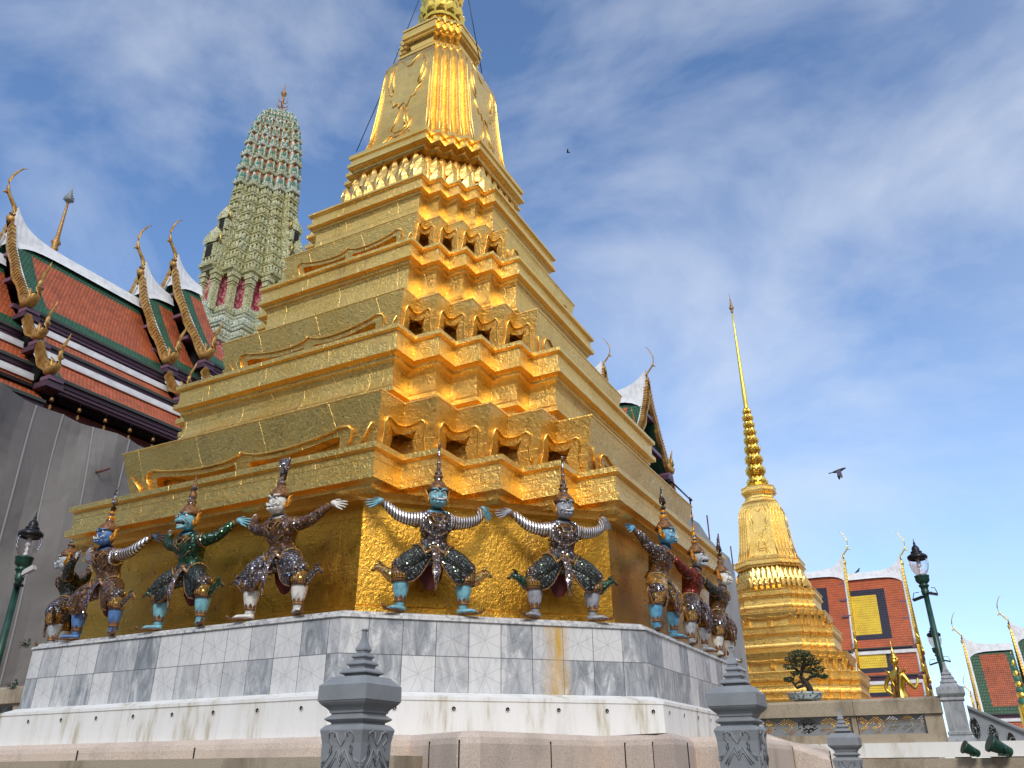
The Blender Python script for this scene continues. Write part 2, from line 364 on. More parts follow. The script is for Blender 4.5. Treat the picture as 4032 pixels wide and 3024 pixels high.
M['gold_wood'] = mat('weathered_gilt_wood', metal=.45, build=lambda t, b: (t.links.new(ramp(t, noise(t, coord(t), 3, 6, .65), [(.3, (.22, .11, .035)), (.5, (.47, .26, .07)), (.7, (.66, .42, .12))]), b.inputs['Base Color']), bump(t, b, noise(t, coord(t), 16, 3), .5, .03), setattr(b.inputs['Roughness'], 'default_value', .48)))
# ------------------------------------------------------------------ ground and terraces
g = MB(); g.quad([(-900, -900, 0), (900, -900, 0), (900, 900, 0), (-900, 900, 0)])
tag(g.build('ground', M['ground']), kind='structure')
g = MB()   # upper terrace floor the two chedis stand on (kept below the plinth edges)
g.box((-9, 30, .86), (17, 24, .85)); g.box((-8, 0, .86), (12, 6.0, .85))
tag(g.build('terrace', M['granite_old']), kind='structure')
# ------------------------------------------------------------------ marble plinth
def octo(W, S, z):
    c = S-W
    P = []
    for q in range(4):
        a = q*PI/2; ca, sa = round(math.cos(a)), round(math.sin(a))
        for x, y in ((c, -W), (W, -c)): P.append((x*ca-y*sa, x*sa+y*ca, z))
    return P
def perim_u(P, offs=None):
    u = [0.0]
    for i in range(len(P)):
        a, b = Vector(P[i]), Vector(P[(i+1) % len(P)]); u.append(u[-1]+(b-a).length)
    return u
plinth = tag(empty('marble_plinth', (0, 0, 0)), 'octagonal plinth of grey marble tiles over a white base under the near gilded chedi', 'plinth')
def oring(W, z): return octo(W, 7.81+(W-5.18)*1.4142, z)
m = MB(); m.rings([oring(4.6, 3.185), oring(5.06, 3.18), oring(5.12, 3.165), oring(5.125, 3.145), oring(5.19, 3.12), oring(5.195, 3.095), oring(5.17, 3.09)], cap0=False)
m.build('marble_edging', M['marble_lip'], plinth)
m = MB(); P = oring(5.17, 0)
for i in range(8):
    a, b = Vector(P[i]), Vector(P[(i+1) % 8]); L = (b-a).length; n = L/.373
    u0 = .373*(1-.81) if i % 2 == 0 else .373*.35
    m.quad([(a.x, a.y, 2.344), (b.x, b.y, 2.344), (b.x, b.y, 3.09), (a.x, a.y, 3.09)], 0, [(u0+i*37.3, 0), (u0+L+i*37.3, 0), (u0+L+i*37.3, .746), (u0+i*37.3, .746)])
m.build('marble_tiles', M['marble'], plinth)
m = MB(); m.rings([oring(5.165, 2.344), oring(5.20, 2.344), oring(5.215, 2.335), oring(5.33, 2.295), oring(5.35, 2.288), oring(5.352, 2.255), oring(5.34, 2.25), oring(5.345, 2.0), oring(5.345, .2)])
m.build('white_base', M['white'], plinth)
# weep holes
def hole(p, nrm, r=.022):
    h = MB(); n = Vector(nrm).normalized(); t = Vector((-n.y, n.x, 0)); z = Vector((0, 0, 1)); p = Vector(p)
    rim = [[p+n*d+(t*math.cos(a*PI/6)+z*math.sin(a*PI/6))*rr for a in range(12)] for d, rr in ((.001, r*1.25), (.006, r*1.2), (.006, r), (.0025, r*.9))]
    h.rings(rim[:3], 0); h.rings(rim[2:], 1, cap1=True)
    h.quad([p+n*.005+z*(r*.1)+t*(-r*.1), p+n*.005+z*(-r*.45)+t*(r*.05), p+n*.005+z*(-r*.5)+t*(r*.3), p+n*.005+z*(-r*.1)+t*(r*.3)], 0)
    return h
Wc = 5.345; Sc = 7.81+(Wc-5.18)*1.4142
for px in (890, 997, 1094, 1186, 1273, 1356):      # chamfer holes
    k = 4032/2212
    d = FW+((px*k-2016)/FPX)*RT; t = (Sc-(CAM.x-CAM.y))/(d.x-d.y)
    q = CAM+t*d; hole((q.x, q.y, 2.175), (1, -1, 0)).build('weep_hole', [M['white'], M['dark']], plinth)
for px, py in ((62, 1557), (133, 1552), (209, 1547), (289, 1542), (373, 1539), (462, 1533), (557, 1528), (652, 1522)):
    q = at(px, py, 1, -Wc); hole((q.x, -Wc, 2.175), (0, -1, 0)).build('weep_hole', [M['white'], M['dark']], plinth)
for px, py in ((1445, 1531), (1477, 1540), (1508, 1549), (1535, 1558)):
    q = at(px, py, 0, Wc); hole((Wc, q.y, 2.175), (1, 0, 0)).build('weep_hole', [M['white'], M['dark']], plinth)
# ------------------------------------------------------------------ granite terrace wall in front (redented, rounded coping)
ZG = 1.895
def gp(x, y): q = at(*s2(x, y), 2, ZG); return (q.x, q.y)
cop = [(-9, -5.62), (3.30, -5.75)]
cop = [(-9.0, -5.55), (3.1, -5.62), (3.55, -6.02), (3.95, -6.0), (4.0, -5.45), (4.05, -5.3), (4.55, -5.72), (4.92, -5.72), (5.02, -5.6), (5.02, -4.25), (5.15, -4.1), (5.75, -4.33), (6.05, -4.25), (6.1, -4.05), (6.0, -3.0), (6.15, -2.9), (6.9, -3.05), (7.05, -2.85)]
pts = [(0, 2941), (1250, 2893), (1340, 2886), (1622, 2893.6), (1820, 2877.6), (1885, 2876), (2367, 2897.5), (2587, 2888), (2640, 2884), (2714, 2902), (2813, 2898.7)]
pl = []
for x, y in pts: pl.append(gp(x, y))
pl[0] = (pl[0][0]-6, -5.52); pl[1] = (2.9, -5.55); pl[2] = (3.45, -6.0)
pl.append((6.22, -2.85)); pl.append((6.3, -2.2)); pl.append((6.3, 2.5))
def offs(pl, d):
    o = []
    for i, p in enumerate(pl):
        a = Vector(pl[max(i-1, 0)]); b = Vector(p); c = Vector(pl[min(i+1, len(pl)-1)])
        t1 = (b-a).normalized() if i > 0 else (c-b).normalized(); t2 = (c-b).normalized() if i < len(pl)-1 else t1
        n1 = Vector((t1.y, -t1.x)); n2 = Vector((t2.y, -t2.x)); n = (n1+n2); L = n.length
        n = n/L; k = d/max(.45, (n.dot(n1)))
        o.append((b.x+n.x*k, b.y+n.y*k))
    return o
gw = tag(empty('granite_terrace_wall'), 'pink granite wall with rounded stepped coping in front of the white plinth base', 'wall')
m = MB(); rr = []
for d, z in ((-2.2, ZG), (-.03, ZG), (0, ZG-.008), (.045, ZG-.05), (.06, ZG-.10), (.06, .0)):
    rr.append([(x, y, z) for x, y in (offs(pl, d) if d > -1 else [(x*.55 if x > 0 else x, y*.7) for x, y in pl])])
# split by blocks with dark joints
m.rings(rr, 0, closed=False); m.build('granite_block', M['granite'], gw)
m = MB()
for i in range(1, len(pl)-1):
    a, b = Vector(pl[i]), Vector(pl[i+1]); L = (b-a).length; t = (b-a).normalized(); n = Vector((t.y, -t.x))
    for k in ([.5] if L > .6 and L < 2 else [0.02] if L <= .6 else [.3, .6]):
        c = a+t*(L*k)+n*.0595
        m.box((c.x, c.y, (ZG-.06)/2), (.006, .004, (ZG-.06)/2-.01), 0, Matrix.Rotation(math.atan2(t.y, t.x), 3, 'Z'))
for k in (-4.4, -2.9, -.65, 1.2):
    m.box((k, pl[1][1]-.0585, .92), (.007, .004, .9), 0)
m.build('joint', M['dark'], gw)
# ------------------------------------------------------------------ gilded chedi
def redent(W, n, z, steps=4):
    s = n/steps; P = []
    for q in range(4):
        a = q*PI/2; ca, sa = round(math.cos(a)), round(math.sin(a))
        for k in range(steps+1):
            L = [(W-n+k*s, -W+k*s)]
            if k < steps: L.append((W-n+k*s, -W+(k+1)*s))
            for x, y in L: P.append((x*ca-y*sa, x*sa+y*ca, z))
    return P
T = [  # cornice W, n, z(lip bottom)
    (5.00, 2.22, 5.067), (4.006, 1.758, 7.367), (3.054, 1.351, 9.705), (2.388, 1.022, 11.766)]
Wl = [(4.58, 2.09, 6.10), (3.52, 1.572, 8.44), (2.749, 1.212, 10.61)]
def lionwall(mb, rim, core, W, n, zt, zb, flare=.15, dv=0):
    """flared wall with cloud shaped openings in every re-entrant corner and along the long faces"""
    s = n/4; H = zt-zb
    cor = redent(W, n, 0)
    nrm = []
    Np = len(cor)
    def P3(x, y, v, t, nv):   # v in 0..1 height
        off = -flare*(1-v)**1.4
        return (x+nv[0]*off, y+nv[1]*off, zb+v*H)
    for i in range(Np):
        a, b = cor[i], cor[(i+1) % Np]
        tx, ty = b[0]-a[0], b[1]-a[1]; L = math.hypot(tx, ty); tx /= L; ty /= L; nx, ny = ty, -tx
        long_ = L > 2*s+.05
        # mitred corner: faces move inward by off at outer corners, outward-shift of the next face at inner corners
        k = i % 9
        ina = (k % 2 == 1); inb = ((k+1) % 2 == 1) and k < 8
        def pt(u, v):     # u metres along face, v 0..1
            off = -flare*(1-v)
            du = 0
            # corner mitre
            sa = off*(1 if ina else -1); sb = off*(1 if inb else -1)
            uu = u + (sa if u < L/2 else -sb)*1.0*(abs(u-L/2)/(L/2))
            return Vector((a[0]+tx*uu+nx*off, a[1]+ty*uu+ny*off, zb+v*H))
        def strip(outl):  # outline list of (u, v bottom) -> panel above the outline
            for j in range(len(outl)-1):
                (u0, v0), (u1, v1) = outl[j], outl[j+1]
                if abs(u1-u0) < 1e-6: continue
                K = 4
                for q in range(K):
                    p = [pt(u0, v0+(1-v0)*q/K), pt(u1, v1+(1-v1)*q/K), pt(u1, v1+(1-v1)*(q+1)/K), pt(u0, v0+(1-v0)*(q+1)/K)]
                    mb.quad(p)
                nv = Vector((nx, ny, 0))
                if v0 > 0 or v1 > 0: mb.quad([pt(u0, v0)-nv*.16, pt(u1, v1)-nv*.16, pt(u1, v1), pt(u0, v0)])
        def side(u, v0, v1):
            nv = Vector((nx, ny, 0)); mb.quad([pt(u, v0)-nv*.16, pt(u, v1)-nv*.16, pt(u, v1), pt(u, v0)])
        nv = Vector((nx, ny, 0))
        if not long_:
            # half opening against the inner end
            ow = .40*s/.5; hh = .42
            ow = .35*s
            o = [(0, .60+dv), (.10*s, .585+dv), (.20*s, .575+dv), (.29*s, .60+dv), (ow, .635+dv)]
            o2 = [(ow, .635+dv), (.28*s, .54+dv), (.24*s, .46+dv), (.26*s, .4), (.30*s, .25), (.30*s, 0)]
            if ina: outl = [(0, .60+dv)]+[(u, v) for u, v in o[1:]]+[(ow+.001, 0), (L, 0)]
            else: outl = [(0, 0), (L-ow-.001, 0)]+[(L-u, v) for u, v in reversed(o)]
            strip(outl)
            for j in range(len(o2)-1):     # cheek that narrows below the ear
                (ua, va), (ub, vb) = o2[j], o2[j+1]
                f_ = (lambda u: u) if ina else (lambda u: L-u)
                mb.quad([pt(f_(ua), va), pt(f_(ub), vb), pt(f_(ow), vb), pt(f_(ow), va)])
                mb.quad([pt(f_(ua), va)-nv*.16, pt(f_(ub), vb)-nv*.16, pt(f_(ub), vb), pt(f_(ua), va)])
            q = [(0, .71+dv), (.10*s, .695+dv), (.22*s, .69+dv), (.36*s, .72+dv), (.49*s, .735+dv), (.58*s, .70+dv), (.60*s, .62+dv), (.55*s, .53+dv), (.50*s, .45+dv), (.50*s, .38), (.58*s, .28)]
            pth = [pt(u if ina else L-u, v)+nv*.012 for u, v in q]
            rim.tube(pth, .015*s/.5+.003, 0, 6)
        else:
            e0 = .13*L; ow = L-2*e0; c = L/2; f = .03*L
            def prof(x):     # x in 0..1 from end to centre foot
                return .15*(1-x)**2.0+.385+dv+.06*x**3-(.03 if x < .03 else 0)
            o = []
            for j in range(13): x = j/12; o.append((e0+x*(c-f-e0), prof(x)))
            outl = [(0, 0), (e0-.001, 0)]+o+[(c-f+.001, 0.04), (c+f-.001, 0.04)]+[(L-u, v) for u, v in reversed(o)]+[(L-e0+.001, 0), (L, 0)]
            strip(outl); side(e0, 0, o[0][1]); side(L-e0, 0, o[0][1]); side(c-f, .04, o[-1][1]); side(c+f, .04, o[-1][1])
            for sg in (0, 1):
                q = [(e0-.03*L, .3), (e0-.04*L, .5), (e0-.042*L, .56+dv), (e0-.03*L, .615+dv), (e0, .635+dv)]+[(u, v+.085) for u, v in o[1:-1]]+[(c-f*.5, o[-1][1]+.12), (c, o[-1][1]+.16)]
                rim.tube([pt(L-u if sg else u, v)+nv*.012 for u, v in q], .015*s/.5+.004, 0, 6)
            e = [(.055*L, .3), (.042*L, .45), (.02*L, .6)]
            for sg in (0, 1): rim.tube([pt(L-u if sg else u, v)+nv*.012 for u, v in e], .02*s/.5, 0, 6)
    core.rings([redent(W-flare-.06, n, zb), redent(W-flare-.06, n, zb+.8*H), redent(W-flare-.30, n, zb+.8*H)], 0)
    core.rings([redent(W-flare-.08, n, zb), redent(W-flare-.08, n, zb+.13*H), redent(W-flare-.12, n, zb+.14*H)], 0)
def tier_profile(W, n, zc, recess_z, kind=0, k=1.0):
    """mouldings from lip top down to the recess"""
    return [(W-.35*k, zc+.095*k), (W+.02, zc+.09*k), (W+.03, zc+.08*k), (W+.026, zc+.012), (W-.022, zc-.004), (W-.03, zc-.02), (W-.035, zc-.24*k), (W-.008, zc-.265*k), (W+.02, zc-.275*k), (W+.018, zc-.365*k),
            (W-.06*k, zc-.385*k), (W-.075*k, zc-.40*k), (W-.08*k, zc-.45*k), (W-.10*k, zc-.47*k)]
def make_chedi(nm, label):
    root = tag(empty(nm), label, 'chedi', 'twin gilded chedis')
    # lower wall
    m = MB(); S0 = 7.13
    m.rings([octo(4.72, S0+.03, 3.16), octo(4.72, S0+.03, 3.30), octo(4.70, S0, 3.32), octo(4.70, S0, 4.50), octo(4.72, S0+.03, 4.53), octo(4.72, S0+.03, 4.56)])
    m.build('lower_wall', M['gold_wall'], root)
    for ti, (W, n, zc) in enumerate(T):
        k = [1, .95, .82, .74][ti]
        m = MB(); pr = tier_profile(W, n, zc, 0, k=k)
        if ti == 0:
            pr = pr+[(4.88, 4.565), (4.72, 4.55), (4.5, 4.545)]
        else:
            w_, n_, zt = Wl[ti-1]
            zl = zt+.30*k+.12*k
            pr = pr+[(W-.12*k, zc-.50*k), (W-.145*k, zc-.56*k), (W-.155*k, zc-.68*k), (W-.145*k, zc-.80*k) if False else (W-.15*k, zl+.14*k), (W-.13*k, zl+.06*k), (W-.10*k, zl+.01*k), (W-.10*k, zl-.055*k), (W-.20*k, zl-.06*k), (W-.22*k, zt-.05)]
        m.rings([redent(w, n, z) for w, z in pr])
        if ti: m.rings([redent(W-.3*k, n, zt-.08), redent(w_-.02, n_, zt-.03)])
        else: m.rings([octo(5.0, S0+.32, 4.60), octo(4.86, S0+.17, 4.56), octo(4.80, S0+.12, 4.53), octo(4.4, S0-.5, 4.53)])
        m.build('cornice_tier', M['gold'], root)
        if ti < 3:
            w_, n_, zt = Wl[ti]
            mb, rim, core = MB(), MB(), MB()
            lionwall(mb, rim, core, w_, n_, zt-.03, zc+.05, .24*k, (0, .08, .13)[ti])
            mb.rings([redent(w_, n_, zt-.03), redent(w_+.012, n_, zt-.022), redent(w_+.012, n_, zt-.003), redent(w_-.05, n_, zt+.003)])
            lw = mb.build('lion_foot_wall', M['gold'], root)
            rim.build('opening_rim', M['gold_smooth'], lw); core.build('inner_wall', M['gold'], lw)
    # lotus tier
    W, n, zc = T[3]; lot = MB(); c5 = (1.824, .820, 13.587)
    def ringpts(W, n):
        P = redent(W, n, 0); return P
    def petal_row(mb, W, n, z, ht, lean, wd, offs_=0, curl=0, back=0, th=.05):
        P = ringpts(W, n); Np = len(P)
        for i in range(Np):
            a, b = Vector(P[i]), Vector(P[(i+1) % Np]); L = (b-a).length; t = (b-a)/L; nr = Vector((t.y, -t.x, 0)); k = i % 9
            if k == 8:
                cnt = max(3, round((L+wd*.6)/wd)); cnt -= 1
                st = L/(cnt)
                for j in range(cnt):
                    u = (j+.5)*st
                    if offs_: u = j*st
                    if offs_ and j == 0: continue
                    c = a+t*u; mb.petal((c.x, c.y, z), t, nr, st*1.04, ht, lean, curl, thick=th)
            elif k % 2 == 0:   # outer corner -> a folded leaf on the arris
                pass
        for i in range(Np):
            k = i % 9
            p = Vector(P[i]); pr_ = Vector(P[i-1]); nx_ = Vector(P[(i+1) % Np])
            t1 = (p-pr_).normalized(); t2 = (nx_-p).normalized()
            n1 = Vector((t1.y, -t1.x, 0)); n2 = Vector((t2.y, -t2.x, 0)); nr = (n1+n2).normalized(); t = Vector((-nr.y, nr.x, 0))
            if (k % 2 == 0) != bool(offs_):
                c = p-nr*(.06 if k % 2 == 0 else -.0)
                mb.petal((c.x, c.y, z), t, nr, wd*.95, ht*1.03, lean, curl, thick=th*(1.3 if k % 2 == 0 else .4))
    lot.rings([redent(w, n_, z) for w, n_, z in ((1.78, .9, 11.83), (1.84, .92, 12.1), (1.80, .92, 12.4), (1.70, .88, 12.8), (1.60, .82, 13.05), (1.58, .8, 13.25))])
    petal_row(lot, 1.79, .86, 12.72, .50, -.20, .26, 1, .1, th=.035)
    petal_row(lot, 1.84, .88, 12.52, .50, -.18, .28, 0, .1, th=.035)
    petal_row(lot, 1.90, .90, 12.30, .52, -.10, .28, 1, .1, th=.035)
    petal_row(lot, 1.92, .92, 12.06, .54, .06, .28, 0, .1, th=.04)
    petal_row(lot, 1.86, .92, 11.82, .54, .30, .30, 1, .0, th=.045)
    lot.build('lotus_tier', M['gold_smooth'], root)
    # upper cornice below the bell
    W, n, zc = c5
    m = MB(); m.rings([redent(w, n, z) for w, z in ((1.6, 13.16), (1.72, 13.20), (1.745, 13.24), (1.745, 13.30), (1.83, 13.33), (1.84, 13.34), (1.84, 13.39), (1.80, 13.40), (1.79, 13.57), (1.824, 13.587), (1.83, 13.67), (1.60, 13.685), (1.58, 13.72))])
    m.build('cornice_tier', M['gold_smooth'], root)
    # bell body
    def bn(W): return W*.45
    bell = MB(); bp = [(1.62, 13.69), (1.53, 13.86), (1.47, 14.1), (1.42, 14.5), (1.365, 15.0), (1.32, 15.5), (1.285, 16.0), (1.25, 16.4), (1.20, 16.72), (1.08, 17.02), (.96, 17.18)]
    bell.rings([redent(w, bn(w), z) for w, z in bp], smooth=False)
    def bw(z):
        for (w0, z0), (w1, z1) in zip(bp, bp[1:]):
            if z0 <= z <= z1: return w0+(w1-w0)*(z-z0)/(z1-z0)
        return bp[-1][0]
    rel = MB()
    lines = [[(-.55, .97), (-.25, .90), (-.05, .84), (.05, .84), (.3, .91), (.5, .97)],
             [(-.92, .93), (-.9, .6), (-.9, .3), (-.93, .02)], [(.92, .93), (.9, .6), (.9, .3), (.93, .02)],
             [(-.5, .95), (-.72, .82), (-.75, .7), (-.62, .6), (-.5, .58)], [(.5, .95), (.72, .82), (.72, .7), (.6, .62), (.5, .59)],
             [(-.62, .90), (-.58, .75), (-.5, .62)], [(.62, .9), (.58, .76), (.46, .62)],
             [(-.6, .54), (-.42, .5), (-.4, .45), (-.22, .47), (-.18, .42), (.0, .46), (.14, .41), (.22, .49), (.4, .5), (.42, .55), (.62, .58)],
             [(-.08, .42), (-.18, .3), (-.28, .2)], [(.1, .41), (.2, .3), (.3, .2)], [(.02, .41), (.1, .31), (.16, .22)],
             [(-.38, .24), (-.32, .17), (-.12, .125), (.1, .13), (.3, .18), (.4, .27)], [(-.3, .22), (-.15, .17), (.1, .17), (.28, .22)],
             [(-.2, .13), (-.42, .05), (-.68, .01)], [(.2, .14), (.34, .06), (.42, .01)], [(-.28, .16), (-.55, .06), (-.8, .015)], [(.28, .17), (.5, .07), (.62, .01)]]
    for q in range(4):
        rot = Matrix.Rotation(q*PI/2, 3, 'Z')
        for ln in lines:
            pth = []
            for u, v in ln:
                z = 13.72+v*(17.0-13.72); W_ = bw(z); pth.append(rot @ Vector((u*(W_-bn(W_)), -W_-.004, z)))
            rel.tube(pth, .021, 0, 6)
        for k in range(5):       # ribs on every arris
            pth = []
            for v in (0, .15, .3, .45, .6, .8, .9):
                z = 13.80+v*(17.0-13.80); W_ = bw(z); n_ = bn(W_); s = n_/4
                pth.append(rot @ Vector((W_-n_+k*s, -W_+k*s, z)))
            rel.tube(pth, .022, 0, 6)
        for k in range(4):
            for e in (.5,):
                pth = []
                for v in (.02, .3, .6, .88):
                    z = 13.80+v*(17.0-13.80); W_ = bw(z); n_ = bn(W_); s = n_/4
                    pth.append(rot @ Vector((W_-n_+k*s-.0, -W_+(k+e)*s, z)))
                rel.tube(pth, .012, 0, 5)
                pth = [rot @ Vector((bw(13.8+v*3.2)-bn(bw(13.8+v*3.2))*(1-(k+e)/4), -bw(13.8+v*3.2)+(k+1)*bn(bw(13.8+v*3.2))/4, 13.8+v*3.2)) for v in (.02, .3, .6, .88)]
                rel.tube(pth, .012, 0, 5)
    b_ = bell.build('bell', M['gold_smooth'], root); rel.build('relief_ornament', M['gold_smooth'], b_)
    # throne block above bell
    m = MB(); cw = lambda w: w*.50
    m.rings([redent(w, .46, z) for w, z in ((.90, 17.14), (.985, 17.20), (.99, 17.26), (.93, 17.28), (.925, 17.34), (.86, 17.36), (.84, 17.42), (.80, 17.50), (.78, 17.60), (.80, 17.72), (.86, 17.78), (.90, 17.80), (.905, 17.86), (.95, 17.88), (.955, 17.95), (.93, 17.97), (.93, 18.12), (.95, 18.14), (.955, 18.19), (.5, 18.20))], cap1=True)
    m.build('throne_block', M['gold_smooth'], root)
    # lotus buds and needle
    sp = MB(); buds = [(18.20, .60), (19.02, .565), (19.76, .51), (20.46, .465), (21.08, .41), (21.66, .365), (22.17, .325), (22.64, .29), (23.14, .24)]
    for i, (z, r) in enumerate(buds):
        h = (buds[i+1][0] if i < 8 else 23.5)-z
        sp.lathe([(r*.72, z), (r*.88, z+.10*h), (r*.97, z+.3*h), (r*.95, z+.5*h), (r*.80, z+.72*h), (r*.62, z+.9*h), (r*.55, z+h)], n=24)
        K = 12
        for row, (zz, hh, ln, tw, rr) in enumerate(((.02, .62, .35, 1.1, .80), (.28, .58, -.12, 1.0, .95), (0.0, .34, .75, .8, .72))):
            for k in range(K):
                a = 2*PI*(k+.5*(row == 1))/K; nr = Vector((math.cos(a), math.sin(a), 0)); t = Vector((-nr.y, nr.x, 0))
                c = nr*(r*rr); sp.petal((c.x, c.y, z+zz*h), t, nr, 2*PI*r/K*tw, hh*h, ln, -.2, thick=.03)
    sp.lathe([(.16, 23.45), (.19, 23.5), (.15, 23.6), (.13, 23.7), (.15, 23.8), (.14, 24.5), (.115, 26), (.09, 27.7), (.06, 29.5), (.05, 30.26), (.07, 30.3), (.07, 30.36), (.03, 30.4)], n=16)
    sp.build('spire', M['gold_bright'], root)
    f = MB(); f.lathe([(.02, 30.36), (.03, 30.5), (.10, 30.6), (.05, 30.7), (.12, 30.8), (.17, 30.92), (.06, 31.0), (.11, 31.12), (.04, 31.2), (.08, 31.3), (.03, 31.4), (.06, 31.55), (.02, 31.65), (.02, 31.9), (.001, 32.1)], n=12)
    f.build('finial', M['gold_old'], root)
    return root
chedi = make_chedi('gilded_chedi', 'huge gilded stepped chedi filling the middle, held up by guardian statues')
twin = copy_tree(chedi); twin['label'] = 'gilded chedi at the right with its whole needle spire in view, behind bonsai'
twin.location = (.256, 35.31, -1.516)
tp = plinth.copy(); COL.objects.link(tp); tp.location = (.256, 35.31, -1.516); tag(tp, 'low plinth at the foot of the right hand chedi, behind the stone railing', 'plinth')
for ch in kids(plinth):
    if ch.name.split('.')[0] in ('marble_edging', 'marble_tiles', 'white_base'):
        c = ch.copy(); COL.objects.link(c); c.parent = tp
# guy wires
for i, (p, q, lab) in enumerate((((.3, -.35, 20.3), (-.98, -1.75, 13.68), 'thin dark guy wire left of the chedi spire'), ((.75, .1, 18.9), (1.55, 1.2, 16.0), 'thin dark guy wire right of the chedi spire'))):
    w_ = MB()
    if i == 0: a = at(905, 0, 1, .9); b = at(823, 205, 1, .9); c = at(770, 327, 1, .9); pth = [a+(a-b)*.5, a, b, c]
    else: a = at(1011, 0, 0, .95); b = at(1014, 10, 0, .98); c = at(1041, 158, 0, 1.22); pth = [a+(a-c)*.3, b, c]
    w_.tube(pth, .012, 0, 5); tag(w_.build('guy_wire', M['black']), lab, 'wire', 'guy wires of the chedi spire')
# ------------------------------------------------------------------ guardian statues
def mosaic_build(base, bits, sc=55, amt=.5, rough=.25):
    """dark glazed ground set with small bright mirror and glass pieces"""
    def f(t, b):
        v = coord(t)
        vo = nn(t, 'ShaderNodeTexVoronoi'); vo.inputs['Scale'].default_value = sc; vo.inputs['Randomness'].default_value = .10
        t.links.new(v, vo.inputs[0])
        edge = math_(t, 'LESS_THAN', vo.outputs['Distance'], .40)
        sp = nn(t, 'ShaderNodeSeparateColor'); t.links.new(vo.outputs['Color'], sp.inputs[0])
        pick = ramp(t, sp.outputs[0], bits)
        g = noise(t, v, 14, 3)
        ground = ramp(t, g, [(.35, tuple(x*.5 for x in base)), (.65, tuple(x*1.5 for x in base))])
        on = math_(t, 'MULTIPLY', edge, math_(t, 'LESS_THAN', sp.outputs[1], amt))
        t.links.new(mixc(t, on, ground, pick), b.inputs['Base Color'])
        t.links.new(math_(t, 'MULTIPLY', on, .85), b.inputs['Metallic'])
        t.links.new(ramp(t, on, [(0, (.45,)*3), (1, (.16,)*3)]), b.inputs['Roughness'])
        nm = nn(t, 'ShaderNodeVectorMath', operation='SUBTRACT'); t.links.new(vo.outputs['Color'], nm.inputs[0]); nm.inputs[1].default_value = (.5, .5, .5)
        gm = nn(t, 'ShaderNodeNewGeometry')
        sc_ = nn(t, 'ShaderNodeVectorMath', operation='MULTIPLY_ADD'); t.links.new(nm.outputs[0], sc_.inputs[0]); sc_.inputs[1].default_value = (.75,)*3; t.links.new(gm.outputs['Normal'], sc_.inputs[2])
        no = nn(t, 'ShaderNodeVectorMath', operation='NORMALIZE'); t.links.new(sc_.outputs[0], no.inputs[0])
        t.links.new(no.outputs[0], b.inputs['Normal'])
    return f
SILV = (.85, .87, .92); DK = (.05, .045, .05)
MO = {
 'silver': mat('silver_mirror_mosaic', build=mosaic_build((.06, .04, .035), [(.0, SILV), (.55, SILV), (.75, (.35, .22, .10)), (1, (.10, .12, .35))], 36, .8)),
 'brown': mat('brown_gold_mosaic', build=mosaic_build((.10, .045, .018), [(0, (.45, .45, .47)), (.45, (.55, .30, .06)), (.75, (.12, .10, .25)), (1, (.5, .5, .52))], 38, .6)),
 'green': mat('green_glass_mosaic', build=mosaic_build((.008, .035, .018), [(0, (.02, .25, .10)), (.5, (.02, .14, .06)), (.9, (.25, .5, .2)), (1, SILV)], 44, .65)),
 'blue': mat('dark_blue_glass_mosaic', build=mosaic_build((.03, .02, .05), [(0, (.05, .05, .28)), (.5, (.4, .42, .5)), (1, (.05, .05, .3))], 55, .6)),
 'red': mat('red_glass_mosaic', build=mosaic_build((.12, .010, .006), [(0, (.5, .03, .015)), (.7, (.35, .02, .01)), (1, (.6, .25, .1))], 60, .6)),
 'dark': mat('dark_diamond_mosaic', build=mosaic_build((.012, .013, .012), [(0, (.5, .52, .5)), (.4, (.10, .16, .08)), (1, (.35, .36, .34))], 66, .6)),
 'gem': mat('green_gold_gem_band', build=mosaic_build((.35, .17, .03), [(0, (.02, .30, .08)), (.5, (.5, .42, .05)), (.8, SILV), (1, (.05, .08, .4))], 46, .75)),
}
def ring_build(t, b):
    s_ = nn(t, 'ShaderNodeSeparateXYZ'); t.links.new(coord(t), s_.inputs[0])
    f = math_(t, 'FRACT', math_(t, 'MULTIPLY', s_.outputs[0], 30)); on = math_(t, 'LESS_THAN', f, .5)
    t.links.new(mixc(t, on, (.12, .06, .03), (.85, .87, .9)), b.inputs['Base Color']); t.links.new(math_(t, 'MULTIPLY', on, .85), b.inputs['Metallic'])
    b.inputs['Roughness'].default_value = .25; bump(t, b, noise(t, coord(t), 70, 2), .6, .01)
MO['rings'] = mat('silver_ringed_sleeve', build=ring_build)
M['clay'] = mat('brown_clay_trim', (.20, .10, .05), .5, .3, build=lambda t, b: (t.links.new(ramp(t, noise(t, coord(t), 30, 4), [(.3, (.06, .03, .02)), (.6, (.28, .13, .045)), (.85, (.6, .3, .06))]), b.inputs['Base Color']), bump(t, b, noise(t, coord(t), 60, 2), .6, .01)))
M['orange'] = mat('orange_gilt_clay', (.60, .26, .03), .4, .5)
M['lining'] = mat('dark_red_lining', (.10, .012, .012), .6)
M['teeth'] = mat('white_enamel', (.82, .82, .80), .3)
M['ink'] = mat('black_face_line', (.015, .015, .02), .5)
def skin(name, c):
    def f(t, b):
        g = noise(t, coord(t), 14, 5, .6)
        t.links.new(ramp(t, g, [(.3, tuple(x*.55 for x in c)), (.5, c), (.75, tuple(min(1, x*1.25) for x in c))]), b.inputs['Base Color'])
    return mat(name, rough=.45, build=f)
